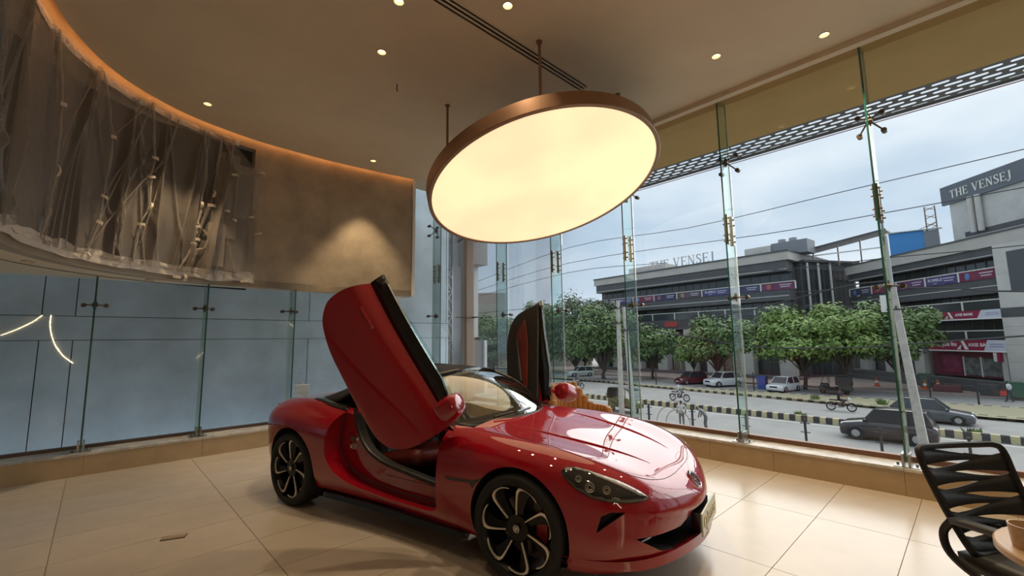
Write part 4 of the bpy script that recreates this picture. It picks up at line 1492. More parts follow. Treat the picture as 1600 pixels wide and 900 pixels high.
# weeds on the divider
for k, (x, y) in enumerate(((34.8, 8.6), (34.7, 0.6), (35.0, 24.0), (45.4, 10.0), (45.2, 5.5))):
    R = random.Random(60 + k)
    mb = MB()
    for i in range(70):
        a, l = R.uniform(0, 6.28), R.uniform(.25, .6)
        p = Vector((x + R.uniform(-.15, .15), y + R.uniform(-.2, .2), GZ))
        q = p + Vector((math.cos(a) * .35 * l, math.sin(a) * .5 * l, l * 1.1))
        mb.add([p, (p + q) / 2 + Vector((0, .05, .03)), q, (p + q) / 2 - Vector((0, .05, -.03))], [(0, 1, 2, 3)])
    o = mb.build('weed_tuft', LEAF[0])
    tag(o, ('weed tuft on the divider beside the second glass fin', 'weed tuft on the divider right of the leaning pole', 'weed tuft on the divider behind the far motorbike', 'weed clump on the verge in front of the white hatchback', 'weed clump on the verge behind the nearest motorbike')[k], 'weed', 'weeds along the kerbs')
# ---- buildings ---------------------------------------------------------------
def local_thing(name, label, cat, org, direc, z=GZ):
    return thing(name, label, cat, (org[0], org[1], z), math.atan2(direc[1], direc[0]))
def B(par, nm, m, x0, x1, y0, y1, z0, z1, bevel=0):
    return MB().box((min(x0, x1), min(y0, y1), z0), (max(x0, x1), max(y0, y1), z1)).build(nm, m, par, bevel=bevel)

def serif_sign(txt, par, m, loc, h, rot, width):
    """individual serif letters, each its own part"""
    TK, TN = .15, .065
    def glyph(c):
        g = MB()
        def b(x0, z0, x1, z1):
            g.box((x0, z0, 0), (x1, z1, .05))
        def dg(x0, z0, x1, z1, w):
            g.add([(x0 - w / 2, z0, 0), (x0 + w / 2, z0, 0), (x1 + w / 2, z1, 0), (x1 - w / 2, z1, 0), (x0 - w / 2, z0, .05), (x0 + w / 2, z0, .05), (x1 + w / 2, z1, .05), (x1 - w / 2, z1, .05)],
                  [(3, 2, 1, 0), (4, 5, 6, 7), (0, 1, 5, 4), (1, 2, 6, 5), (2, 3, 7, 6), (3, 0, 4, 7)])
        def sf(x, z):
            b(x - .14, z, x + .14, z + .045)
        if c == 'T':
            w = .72
            b(w / 2 - TK / 2, 0, w / 2 + TK / 2, 1); b(0, 1 - TN, w, 1); b(0, .78, .05, 1); b(w - .05, .78, w, 1); sf(w / 2, 0)
        elif c == 'H':
            w = .84
            for x in (.15, w - .15):
                b(x - TK / 2, 0, x + TK / 2, 1); sf(x, 0); sf(x, 1 - .045)
            b(.15, .48, w - .15, .48 + TN)
        elif c == 'E':
            w = .68
            b(.15 - TK / 2, 0, .15 + TK / 2, 1); sf(.15, 0); sf(.15, 1 - .045)
            b(.15, 0, w, TN); b(.15, 1 - TN, w - .03, 1); b(.15, .48, w - .16, .48 + TN)
            b(w - .05, 0, w, .24); b(w - .08, .78, w - .03, 1); b(w - .2, .40, w - .16, .62)
        elif c == 'V':
            w = .86
            dg(w / 2, 0, .15, 1, TK); dg(w / 2, 0, w - .15, 1, TN); sf(.15, 1 - .045); sf(w - .15, 1 - .045)
        elif c == 'N':
            w = .88
            b(.13, 0, .13 + TN, 1); b(w - .13 - TN, 0, w - .13, 1); dg(w - .17, 0, .2, 1, TK); sf(.16, 0); sf(.14, 1 - .045); sf(w - .16, 1 - .045)
        elif c == 'S':
            w = .62
            pts = spline([(.52, .80, .025), (.42, .95, .025), (.27, .965, .025), (.12, .84, .025), (.16, .66, .025), (.34, .52, .025), (.50, .36, .025), (.50, .16, .025), (.34, .035, .025), (.18, .05, .025), (.08, .20, .025)], 4)
            n = len(pts)
            g.tube(pts, .05, n=6, rads=[.03 + .05 * math.sin(PI * k / (n - 1)) for k in range(n)])
            b(.50, .74, .545, .98); b(.05, .02, .095, .26)
        elif c == 'J':
            w = .52
            b(.34 - TK / 2, .12, .34 + TK / 2, 1); sf(.34, 1 - .045)
            g.tube(spline([(.34, .2, .025), (.28, -.08, .025), (.10, -.14, .025), (.04, -.02, .025)], 4), .055, n=6)
        else:
            w = .36
        return g, w
    ws = [glyph(c)[1] for c in txt]
    tot = sum(ws) + .08 * (len(txt) - 1)
    sx = width / (tot * h)
    x = -tot / 2
    mr = Matrix.Translation(Vector(loc)) @ (Matrix.Rotation(rot[2], 4, 'Z') @ Matrix.Rotation(rot[0], 4, 'X')) @ Matrix.Diagonal((h * sx, h, h, 1))
    for c, w in zip(txt, ws):
        if c != ' ':
            g, _ = glyph(c)
            g.v = [tuple(mr @ Vector((px_ + x, py_, pz_))) for px_, py_, pz_ in g.v]
            g.build('sign_letter', m, par)
        x += w + .08
# left block: local x runs from the corner (image right) to the far end, local -y is inside the building (x0=65.3,16.2)
LBk = local_thing('charcoal_building', 'charcoal shop and office building with white stone columns and banner rails, left block', 'building', (65.3, 16.2), (.113, .99))
# with this heading local +y points to -X (towards the road)
LL = 33.2
B(LBk, 'core', M_dark2, 0.3, LL, -14, -1.6, 0, 15.4)
B(LBk, 'parapet', M_beige, -.4, LL + .3, -14, .35, 15.65, 16.75)
B(LBk, 'roof_edge', M_dark, -.5, LL + .4, -14, .5, 16.75, 16.95)
B(LBk, 'fascia_band', M_dark, 0, LL, -2, .1, 14.2, 15.65)
B(LBk, 'white_trim', M_offw, 0, LL, .1, .13, 14.42, 14.50)
B(LBk, 'floor_band', M_dark, 0, LL, -2, .12, 10.35, 11.7)
B(LBk, 'white_trim', M_offw, 0, LL, .12, .15, 10.9, 10.98)
B(LBk, 'floor_band', M_dark, 0, LL, -2, .12, 7.2, 8.45)
B(LBk, 'shop_soffit', M_dark2, 0, LL, -2, .12, 6.9, 7.2)
def windows_row(par, x0, x1, n, y, z0, z1, nm='window', lit=0):
    w = (x1 - x0) / n
    me = MB().box((.06, -.05, 0), (w - .06, .0, z1 - z0)).mesh('window')
    me.materials.append(M_winglass)
    fm = MB()
    fm.box((0, 0, 0), (.06, .05, z1 - z0)).box((w - .06, 0, 0), (w, .05, z1 - z0)).box((w / 2 - .03, 0, 0), (w / 2 + .03, .04, z1 - z0))
    mf = fm.mesh('window_frame')
    mf.materials.append(M_dark)
    for i in range(n):
        o = obj_from(me, nm, par)
        o.location = (x0 + i * w, y, z0)
        obj_from(mf, 'window_frame', o)
windows_row(LBk, .3, LL, 13, -1.5, 11.7, 14.2)
windows_row(LBk, .3, LL, 13, -1.5, 8.45, 10.35)
# railings with banners
RUM = mat('banner_ink_white', (.55, .55, .62), .6)
BC = [(.16, .04, .10), (.06, .06, .13), (.08, .07, .20), (.11, .08, .10), (.06, .05, .14), (.20, .03, .07), (.09, .06, .20), (.13, .05, .13), (.22, .05, .08), (.07, .07, .12)]
def banner(par, x0, x1, y, z0, z1, k, flip, txt=None):
    """flip: True when reading direction runs towards -x"""
    c = BC[k % len(BC)]
    b = B(par, 'banner', mat('banner_%d' % (k % len(BC)), c, .6, noise=.4, nscale=.7), x0 + .08, x1 - .08, y, y + .04, z0, z1)
    h = z1 - z0
    L_ = x1 - x0
    yy = y + .042
    def px(a):
        return x1 - .08 - a * (L_ - .16) if flip else x0 + .08 + a * (L_ - .16)
    if txt:
        text_obj(txt, 'banner_text', RUM, b, (px(.30), yy, z0 + h * .60), h * .48, (PI / 2, 0, PI), .004, bold=.01)
        text_obj('FORT', 'banner_text', RUM, b, (px(.30), yy, z0 + h * .22), h * .24, (PI / 2, 0, PI), .004)
    else:
        MB().ell((px(.22), yy, z0 + h * .5), (L_ * .07, .01, h * .38), 10, 6).build('banner_picture', mat('banner_pic_%d' % (k % 4), ((.45, .16, .12), (.12, .25, .5), (.40, .10, .2), (.5, .3, .15))[k % 4], .6, noise=.6, nscale=2.5), b)
    for q, (a0, a1) in enumerate(((.55, .9), (.58, .86))):
        z_ = z0 + h * (.62 - .28 * q)
        B(b, 'banner_print', RUM, px(a0), px(a1), yy - .002, yy + .004, z_, z_ + h * .10)
def rail(par, x0, x1, n, y, z0, z1, banners=False, kk=0, flip=True, names=()):
    r = B(par, 'balcony_rail', M_offw, x0, x1, y, y + .07, z1, z1 + .10)
    w = (x1 - x0) / n
    for i in range(n + 1):
        B(r, 'rail_post', M_offw, x0 + i * w - .08, x0 + i * w + .08, y, y + .07, z0, z1)
    for i in range(n):
        if banners:
            banner(par, x0 + i * w, x0 + (i + 1) * w, y, z0, z1, kk + i, flip, 'RUMBLE' if i in names else None)
        else:
            B(r, 'rail_glass', M_winglass, x0 + i * w + .08, x0 + (i + 1) * w - .08, y, y + .02, z0, z1)
rail(LBk, -.9, LL, 8, .12, 11.75, 12.72, True, 0, True, (2, 6))
rail(LBk, .3, LL, 8, .12, 8.5, 9.5)
# columns and shops
for i, x in enumerate((1.0, 6.0, 11.0, 14.6, 19.5, 24.5, 29.0, 32.6)):
    B(LBk, 'stone_column', M_stone, x - .85, x + .85, -1.4, .05, .2, 6.9)
M_shop = [mat('shopfront_%d' % k, c, .25) for k, c in enumerate(((.05, .055, .05), (.06, .05, .045), (.04, .05, .06)))]
M_yel = mat('yellow_sign', (.62, .47, .03), .5)
for i, (a, b) in enumerate(((1.85, 5.15), (6.85, 10.15), (11.85, 13.75), (15.45, 18.65), (20.35, 23.65), (25.35, 28.15), (29.85, 31.75))):
    s = B(LBk, 'shopfront', M_shop[i % 3], a, b, -1.5, -1.35, .2, 6.6)
    for q in range(3):
        xx = a + (b - a) * q / 2
        B(s, 'mullion', M_offw if i % 2 else M_dark, xx - .05, xx + .05, -1.35, -1.28, .2, 6.6)
    B(s, 'transom', M_dark, a, b, -1.35, -1.28, 3.6, 3.75)
    B(s, 'shop_sign', M_yel if i in (2, 1) else (M_offw if i == 5 else mat('sign_dark_red', (.25, .03, .03), .5)), a + .1, b - .1, -1.34, -1.2, 3.8, 4.5)
    if i % 2:
        B(s, 'painted_glow', mat('shop_interior', (.30, .25, .17), .6, noise=.7, nscale=3), a + .3, b - .3, -1.34, -1.31, .4, 3.3)  # warm panel colour imitates a lit shop interior
B(LBk, 'red_sign', mat('sign_red', (.45, .05, .04), .5), 16.3, 18.6, .16, .24, 7.35, 8.2)
B(LBk, 'steps', mat('dark_step', (.12, .115, .11), .7), -1, LL + 1, -1.3, 2.5, 0, .45)
# rooftop letters
rl = B(LBk, 'letter_frame', M_offw, 8.5, 23.0, -.6, -.5, 16.95, 17.05)
serif_sign('THE VENSEJ', LBk, mat('letter_metal', (.42, .43, .47), .5), (15.6, -.5, 17.05), 1.5, (PI / 2, 0, PI), 11.4)
rm = B(LBk, 'roof_shelter', M_beige, 19.5, 27, -6, -2, 16.9, 18.3)
B(LBk, 'stair_head', M_stone, 3.0, 6.6, -6.0, -3.0, 16.9, 18.5)
B(LBk, 'stair_head_side', mat('grey_louvre', (.22, .23, .25), .6), -1.5, 3.0, -6.0, -3.2, 16.9, 18.7)
for x in (.6, 2.0):
    MB().cyl((x, -4.5, 18.7), (x, -4.5, 19.3), .5, n=14).build('water_tank', mat('tank_grey', (.30, .31, .33), .5), LBk)
# dark connecting bay between the two blocks
BAY = local_thing('glass_link_building', 'dark recessed glass link with thin white posts between the two charcoal blocks', 'building', (75.3, 11.0), (-.86, .5))
B(BAY, 'core', M_dark2, -1, 8.2, -1.4, -.3, 0, 15.5)
windows_row(BAY, -.5, 8.0, 5, -.2, .5, 4.4)
windows_row(BAY, -.5, 8.0, 5, -.2, 5.0, 9.4)
windows_row(BAY, -.5, 8.0, 5, -.2, 9.9, 14.6)
B(BAY, 'roof_edge', M_dark, -1.2, 8.3, -1.4, .4, 15.5, 15.8)
for x in (3.8, 5.8, 7.6):
    B(BAY, 'white_post', M_offw, x, x + .18, .2, .38, 9.0, 15.4)
# right wing: local x runs from the near pillar (image right) to the far end; local +y faces the viewer
WG = local_thing('bank_wing', 'angled charcoal wing with red and white bank signs and banner rail, right block', 'building', (59.7, -2.1), (.71, .704))
WLn = 18.4
B(WG, 'core', M_dark2, .2, WLn, -14, -1.3, 0, 13.4)
B(WG, 'parapet', M_beige, -3.2, WLn + .2, -14, .35, 13.65, 14.75)
B(WG, 'roof_edge', M_dark, -3.3, WLn + .3, -14, .45, 14.75, 14.9)
B(WG, 'fascia_band', M_dark, 0, WLn, -2, .1, 12.75, 13.65)
B(WG, 'white_trim', M_offw, 0, WLn, .1, .13, 12.86, 12.92)
B(WG, 'floor_band', M_dark, 0, WLn, -2, .08, 9.35, 10.72)
B(WG, 'white_trim', M_offw, 0, WLn, .08, .11, 10.0, 10.06)
windows_row(WG, .2, WLn, 9, -1.2, 10.72, 12.75)
windows_row(WG, .2, WLn, 9, -1.2, 7.86, 9.35)
windows_row(WG, .2, WLn, 9, -1.2, 5.05, 7.1)
rail(WG, 0, WLn, 5, .12, 10.74, 11.66, True, 5, True, (1,))
rail(WG, 0, WLn, 5, .12, 7.88, 8.72)
rail(WG, 0, WLn, 5, .12, 5.08, 5.86)
B(WG, 'stone_pillar', M_stone, -3.4, -.05, -3, .45, 0, 13.65)
for z in (1.6, 3.1, 4.6, 6.2, 9.4, 11):
    B(WG, 'stone_joint', mat('stone_joint_grey', (.36, .34, .32), .8), -3.4, -.05, .45, .452, z, z + .03)
B(WG, 'pillar_band', M_dark, -3.4, -.05, .3, .48, 7.05, 7.9)
B(WG, 'pillar_window', M_winglass, -3.4, -1.15, .4, .47, 9.3, 12.9)
M_ared = mat('bank_red', (.30, .018, .06), .5)
M_awht = mat('bank_white', (.62, .64, .72), .5)
M_ink = mat('sign_white', (.85, .82, .82), .5)
for z0, z1, x1 in ((7.10, 7.86, 10.2), (4.02, 5.02, 7.7)):
    s = B(WG, 'bank_sign', M_ared, 0, x1, .12, .3, z0, z1)
    h_ = z1 - z0
    q = MB().prism([(-.3, z0), (2.25 * (1 if x1 > 8 else .9), z0), (1.8 * (1 if x1 > 8 else .9), z1), (-.3, z1)], lambda a, b, t: (a, t, b), .3, .33)
    wp = q.build('white_panel', M_awht, s)
    B(s, 'white_strip', M_ink, -.3, x1, .12, .34, z0 - .12, z0)
    xm = 5.0 if x1 > 8 else 4.0
    lg = MB()
    lg.add([(xm + .15 * h_, .33, z0 + h_ * .95), (xm - .10 * h_, .33, z0 + h_ * .95), (xm - .55 * h_, .33, z0 + h_ * .08), (xm - .20 * h_, .33, z0 + h_ * .08)], [(0, 1, 2, 3)])
    lg.add([(xm + .15 * h_, .33, z0 + h_ * .52), (xm + .30 * h_, .33, z0 + h_ * .40), (xm + .62 * h_, .33, z0 + h_ * .08), (xm + .25 * h_, .33, z0 + h_ * .08)], [(0, 1, 2, 3)])
    lg.build('bank_logo', M_ink, s, solid=.03)
    text_obj('AXIS BANK', 'bank_name', M_ink, s, (xm - .75 * h_ - .95, .31, z0 + h_ * .52), h_ * .46, (PI / 2, 0, PI), .012, bold=.008)
    text_obj('एक्सिस बैंक', 'bank_name_devanagari', M_ink, s, (xm + .75 * h_ + .9, .31, z0 + h_ * .52), h_ * .46, (PI / 2, 0, PI), .012, bold=.008)
    for k in range(2):
        B(s, 'panel_print', mat('print_violet', (.30, .25, .42), .6), .25, 1.45, .33, .336, z0 + h_ * (.35 + .22 * k), z0 + h_ * (.43 + .22 * k))
sh = B(WG, 'bank_front', mat('bank_facade_red', (.13, .02, .04), .5), .9, 8.0, -.5, -.3, 1.4, 3.95)
B(sh, 'display_window', mat('bank_window', (.16, .17, .17), .15, noise=.7, nscale=2), 1.1, 2.9, -.3, -.24, 1.6, 3.3)
B(sh, 'display_window', mat('bank_window', (.16, .17, .17), .15), 3.1, 4.6, -.3, -.24, 1.6, 3.3)
B(sh, 'poster', mat('bank_poster', (.24, .03, .08), .5, noise=.5, nscale=1.5), 4.9, 6.9, -.3, -.22, 1.7, 3.5)
for x in (1.0, 3.0, 4.7):
    B(sh, 'white_frame', M_offw, x - .05, x + .05, -.3, -.2, 1.5, 3.4)
B(WG, 'light_pier', M_stone, .45, .95, -.6, .0, 1.2, 3.95)
B(WG, 'porch_wall', mat('porch_grey', (.30, .28, .26), .7), -.05, .45, -1.0, -.8, 1.2, 3.95)
bs = B(WG, 'projecting_sign', M_offw, .95, 1.25, .05, .35, 3.05, 3.85)
B(bs, 'projecting_sign_face', M_ared, .72, .95, .05, .35, 3.05, 3.85)
B(WG, 'plinth', mat('plinth_dark', (.13, .128, .125), .7), -3.4, WLn, -.5, 1.0, 0, 1.25)
B(WG, 'entrance_steps', mat('plinth_dark', (.13, .128, .125), .7), -3.4, WLn, 1.0, 1.5, 0, .7)
for x in (9.4, 13.5, 17.5):
    B(WG, 'stone_column', M_stone, x - .6, x + .6, -1.0, .0, 1.2, 4.0 if x < 10 else 7.0)
# rooftop sign block
RS = local_thing('rooftop_sign_block', 'off-white rooftop block carrying the grey name board, top right', 'rooftop block', (71.1, 1.15), (-.71, -.704), 0)
# local x runs from image left to right, local -y ... face towards the viewer is +y flipped
B(RS, 'block_wall', mat('off_white_render', (.60, .585, .55), .8, noise=.15, nscale=.6), .6, 14, 0.15, 7, 11.0, 17.2)
nb_ = B(RS, 'name_board', mat('slate_board', (.13, .15, .175), .6, noise=.1, nscale=.4), 0, 14, -.15, .15, 16.55, 18.7)
serif_sign('THE VENSEJ', nb_, mat('letter_cream', (.80, .78, .70), .5), (4.35, -.17, 17.10), .92, (PI / 2, 0, 0), 6.4)
for x in (3.3, 4.1):
    MB().cyl((x, -.25, 12.6), (x, -.25, 16.6), .26, n=14).build('vent_pipe', M_stone, RS, smooth=True)
B(RS, 'painted_shadow', M_dark, 2.0, 14, .05, .16, 12.4, 12.9)  # charcoal strip drawn in place of a shadowed slot
# steel access tower beside it
ST_ = thing('steel_stair_tower', 'thin rusty steel stair tower left of the rooftop name board', 'tower', (71.6, 1.9, 10.95))
for dx, dy in ((0, 0), (.9, 0), (0, .9), (.9, .9)):
    MB().box((dx - .05, dy - .05, 0), (dx + .05, dy + .05, 6.0)).build('upright', M_dsteel, ST_)
for k in range(6):
    z = .5 + k
    MB().bar((0, 0, z), (.9, .9, z + .6), .07, .07).build('brace', M_dsteel, ST_)
    MB().bar((0, .9, z), (.9, 0, z + .6), .07, .07).build('brace', M_dsteel, ST_)
for k in range(3):
    MB().bar((0, 0, 4 - k * .5), (-.3, 3.6, 2.4 - k * .5), .06, .06).build('stay', M_dsteel, ST_)
bs_ = thing('blue_roof_shed', 'bright blue metal shed on the roof between the pole and the name board', 'shed', (71.2, 3.1, 10.95))
MB().box((0, 0, 0), (3, 3.2, 3.2)).build('blue_walls', mat('blue_sheet', (.05, .26, .60), .5), bs_)
MB().box((-.1, -1.3, 0), (3, 0, 3.0)).build('grey_side', mat('grey_louvre', (.22, .23, .25), .6), bs_)
MB().add([(-.3, -1.6, 3.1), (3.2, -1.6, 3.6), (3.2, 3.4, 3.8), (-.3, 3.4, 3.3)], [(0, 1, 2, 3)]).build('shed_roof', M_offw, bs_, solid=.1)
cp_ = thing('roof_canopy', 'dark sloping metal canopy on the roof left of the blue shed', 'canopy', (71.5, 6.5, 10.95))
MB().add([(-.5, 0, 3.9), (5, 0, 4.4), (5, 8.5, 3.0), (-.5, 8.5, 2.6)], [(0, 1, 2, 3)]).build('canopy_roof', M_dark, cp_, solid=.25)
for y in (.3, 2.6, 5, 7.8):
    MB().box((-.3, y, 0), (-.15, y + .15, 3.6 - y * .14)).build('canopy_post', M_dsteel, cp_)
MB().box((-.4, 0, 1.6), (-.3, 8, 1.75)).build('canopy_rail', M_offw, cp_)
# far house
hs = thing('cream_house', 'cream flat-roofed house with balconies at the far end of the road', 'house', (62.5, 74.5, GZ), math.radians(-40))
MB().box((-4.2, -6, 0), (4.2, 0, 13.2)).build('walls', mat('cream_wall', (.50, .46, .40), .8, noise=.1, nscale=.5), hs)
MB().box((-2.2, -5, 13.2), (4.2, -1, 15.6)).build('roof_room', mat('pinkish_wall', (.46, .37, .33), .8), hs)
for z in (4.2, 8.6, 13.0):
    MB().box((-4.5, -1, z), (4.5, 1.2, z + .3)).build('balcony_slab', M_stone, hs)
for z in (4.5, 8.9, 13.2):
    MB().box((-4.5, 1.05, z), (4.5, 1.15, z + .8)).build('balcony_parapet', mat('cream_wall', (.50, .46, .40), .8), hs)
for x in (-2.6, 0, 2.6):
    for z in (1, 5.4, 9.8):
        MB().box((x - .7, -.05, z), (x + .7, .04, z + 1.9)).build('window', M_winglass, hs)
h2 = thing('low_beige_house', 'low beige building far away behind the raised left door', 'house', (72, 62, GZ), math.radians(-35))
MB().box((-6, -5, 0), (6, 0, 9.6)).build('walls', mat('cream_wall', (.50, .46, .40), .8), h2)
MB().box((-6.2, -5, 9.6), (6.2, .2, 10.0)).build('roof_edge', M_stone, h2)
for x in (-4, -1.3, 1.3, 4):
    MB().box((x - .6, -.05, 6.8), (x + .6, .04, 8.6)).build('window', M_winglass, h2)

# neighbour wall behind the back glass: every panel proud with shadow gaps ----------
nb = thing('neighbour_wall', 'blue-grey rendered panel wall of the neighbouring building behind the back glass', 'wall', (0, 9.6, GZ))
MB().box((-14, .05, 0), (6.75, .4, 16)).build('backing', M_groove, nb)
gp = .006
xs = []
x = -.20 - 3.5 * 4
while x < 6.8:
    xs.append(x)
    x += 3.48
for x in xs:
    # panel between x .. x+3.12, band x-0.36 .. x
    for z0, z1 in ((0.0, 5.68), (6.05, 11.0), (11.37, 16.0)):
        if x + gp < 6.7:
            MB().box((x + gp, 0, z0 + gp), (min(6.74, x + 3.12 - gp), .06, z1 - gp)).build('wall_panel', M_bluew, nb)
        MB().box((x - .36 + gp, .004, z0 + gp), (min(6.74, x - gp), .06, z1 - gp)).build('wall_strip', M_bluew, nb)
for z0, z1 in ((5.68, 6.05), (11.0, 11.37)):
    MB().box((-14, .004, z0 + gp * .5), (6.74, .06, z1 - gp * .5)).build('wall_band', M_bluew, nb)
gb = thing('grey_neighbour_block', 'grey block with white glazing and a box sign just beyond the corner post', 'building', (9.0, 12.4, GZ))
B(gb, 'grey_wall', mat('grey_render', (.33, .32, .31), .7, noise=.15, nscale=.6), -1.2, .25, -.6, 4, 0, 12)
B(gb, 'white_glazing', mat('frosted_white', (.66, .70, .70), .4), -.12, .26, -.95, -.6, 5.7, 8.1)
B(gb, 'upper_box', mat('grey_render', (.33, .32, .31), .7), -.3, .35, -1.35, -.6, 8.1, 9.4)
sb_ = B(gb, 'box_sign', mat('sign_grey', (.25, .25, .245), .5), -.2, .30, -1.25, -.58, 3.9, 5.6)
B(sb_, 'white_edge', M_ink, .22, .32, -1.33, -1.25, 3.9, 5.6)
B(gb, 'white_curtain', mat('frosted_white', (.66, .70, .70), .4), -.12, .26, -.9, -.6, 1.5, 3.8)
lt_ = thing('lattice_mast', 'slim grey lattice mast beside the neighbouring grey block', 'mast', (8.15, 11.75, GZ))
for dx in (0, .26):
    MB().box((dx - .02, -.02, 0), (dx + .02, .02, 10.5)).build('mast_rail', M_steel, lt_)
for k in range(26):
    z = k * .4
    MB().bar((0, 0, z), (.26, 0, z + .4) if k % 2 else (.26, 0, z), .02, .02).build('lattice_bar', M_steel, lt_)
    MB().bar((.26, 0, z), (0, 0, z + .4), .02, .02).build('lattice_bar', M_steel, lt_)
fl = thing('flood_lamp', 'small white flood lamp on an arm outside the back glass, left of the raised door', 'flood lamp', (2.9, 8.95, 0))
MB().box((-.13, -.05, .66), (.13, .05, .80)).build('lamp_box', M_white, fl, bevel=.01)
MB().box((-.10, -.06, .60), (.13, .04, .66)).build('lamp_face', mat('lamp_diffuser', (.75, .72, .66), .4), fl)
MB().tube([(0, 0, .66), (-.10, 0, .5), (-.18, .02, .2), (-.2, .1, -.5), (-.2, .6, -1.0)], .02, n=8).build('lamp_arm', M_white, fl)
MB().box((-.02, -.02, .80), (.02, .02, .86)).build('cable_gland', M_white, fl)
# ================================================================== street vehicles
M_tyre = mat('street_tyre', (.02, .02, .02), .8)
M_hub = mat('street_hub', (.42, .42, .42), .4, metal=.6)
M_cglass = mat('car_window', (.035, .042, .048), .08, spec=.7)
M_hl = mat('street_headlamp', (.75, .76, .78), .15)
M_tl = mat('street_tail_lamp', (.40, .02, .02), .25)
def street_car(name, label, loc, rz, L_, W_, H_, col, cat='car', suv=False, hood=.27, rear=.46, sedan=False):
    t = thing(name, label, cat, (loc[0], loc[1], GZ + .01), rz)
    pm = mat('paint_' + name + '_%d' % int(loc[1] * 10), col, .3, coat=.8)
    zb = H_ * (.60 if suv else .57)
    g = .20 if suv else .16
    st = [(.50, .38, g + .10, zb * .66), (.485, .445, g + .02, zb * .76), (.44, .485, g, zb * .86), (.34, .50, g, zb * .93), (.50 - hood, .50, g, zb), (0, .50, g, zb + .02), (-.30, .50, g, zb + .03), (-.42, .495, g, zb + .03), (-.475, .475, g + .05, zb * .98), (-.50, .42, g + .14, zb * .86)]
    st = nat_spline(np.array(st), 3)
    P = []
    for fx, fw, z0, z1 in st:
        w = fw * W_
        x = fx * L_
        hh = z1 - z0
        half = [(0, z1), (w * .55, z1 - .005), (w * .86, z1 - .03), (w * .965, z1 - hh * .16), (w, z1 - hh * .42), (w * .985, z0 + hh * .25), (w * .93, z0), (0, z0)]
        P.append([(x, -y, z) for y, z in half[::-1]] + [(x, y, z) for y, z in half[1:]])
    b = MB().grid(P)
    n_ = len(P[0])
    b.add(P[0], [tuple(range(n_))]).add(P[-1], [tuple(range(n_))])
    b.build('body', pm, t, smooth=True, sharp=50)
    c0, c1 = (.50 - hood) * L_, -rear * L_
    r0, r1 = c0 - L_ * (.13 if suv else .16), c1 + L_ * (.06 if not sedan else .17)
    zr = H_ - .05
    wb, wt = W_ * .475, W_ * .375
    gl = MB()
    base = [(c0, -wb * .93, zb - .02), (c0, wb * .93, zb - .02), (c1, wb * .95, zb), (c1, -wb * .95, zb)]
    top = [(r0, -wt, zr), (r0, wt, zr), (r1, wt, zr - .03), (r1, -wt, zr - .03)]
    gl.add(base + top, [(0, 1, 5, 4), (1, 2, 6, 5), (2, 3, 7, 6), (3, 0, 4, 7), (4, 5, 6, 7)])
    gl.build('windows', M_cglass, t)
    rf = MB()
    P = []
    for fx, dz in ((0, 0), (.25, .04), (.6, .05), (.9, .03), (1, 0)):
        x = r0 + .03 + (r1 - r0 - .06) * fx
        P.append([(x, v * wt * 1.01, zr - .012 + dz * (1 - v * v * .6)) for v in (-1, -.6, 0, .6, 1)])
    rf.grid(P).build('roof', pm, t, smooth=True, solid=.03)
    pl = MB()
    for sy in (-1, 1):
        for a, bq in ((0, 4), (3, 7)):
            p, q = Vector(base[a]), Vector(top[a])
            if sy > 0:
                p.y, q.y = -p.y, -q.y
            pl.bar(p, q, .06, .06)
        mx = (c0 * .35 + c1 * .65) if suv else (c0 * .45 + c1 * .55)
        pl.bar((mx, sy * wb * .96, zb), (mx * .98 + r1 * .02, sy * wt * 1.01, zr), .07, .05)
    pl.build('pillars', pm, t)
    R_ = .34 if suv else .30
    for fx in (.315, -.30):
        for sy in (-1, 1):
            x, y = fx * L_, sy * (W_ * .5 - .10)
            MB().cyl((x, sy * (W_ * .5 - .24), R_), (x, sy * (W_ * .5 + .004), R_ + .02), R_ * 1.18, n=20).build('wheel_arch', M_black, t)
            w_ = MB().lathe([(.18, -.1), (R_ * .9, -.105), (R_, -.07), (R_, .07), (R_ * .9, .105), (.18, .1)], (x, y + sy * .02, R_), 'y', 20).build('tyre', M_tyre, t, smooth=True)
            MB().cyl((x, y, R_), (x, y + sy * .125, R_), R_ * .66, R_ * .55, n=14).build('hub', M_hub, w_)
    for sy in (-1, 1):
        MB().ell((.468 * L_, sy * W_ * .345, zb * .74), (.07, .17, .075), 10, 6).build('headlamp', M_hl, t, smooth=True)
        MB().ell((-.478 * L_, sy * W_ * .38, zb * .84), (.05, .12, .09), 10, 6).build('tail_lamp', M_tl, t, smooth=True)
        MB().ell((c0 - .12, sy * (W_ * .5 + .05), zb + .07), (.06, .09, .06), 8, 6).build('door_mirror', pm, t, smooth=True)
    MB().box((.478 * L_, -W_ * .22, zb * .52), (.502 * L_, W_ * .22, zb * .70)).build('grille', M_black, t, bevel=.02)
    MB().box((.495 * L_, -.25, zb * .40), (.508 * L_, .25, zb * .50)).build('number_plate', M_ink, t)
    return t
street_car('dark_suv', 'near black SUV driving in the closest lane behind the glass', (31.2, 3.7), PI / 2, 4.0, 1.80, 1.70, (.028, .020, .022), suv=True)
street_car('grey_hatchback', 'dark grey hatchback driving right on the far carriageway', (39.7, 2.5), -PI / 2, 4.1, 1.75, 1.5, (.075, .082, .09), sedan=True)
street_car('white_suv', 'white SUV parked beside the maroon car under the trees', (52.6, 20.4), math.radians(152), 4.3, 1.8, 1.66, (.66, .66, .66), suv=True)
street_car('maroon_hatchback', 'maroon hatchback parked left of the white SUV', (52.9, 24.3), math.radians(150), 3.8, 1.7, 1.5, (.13, .018, .025))
street_car('white_hatchback', 'white hatchback parked facing the road, nose to the verge', (51.8, 14.1), math.radians(168), 3.85, 1.74, 1.5, (.70, .70, .70))
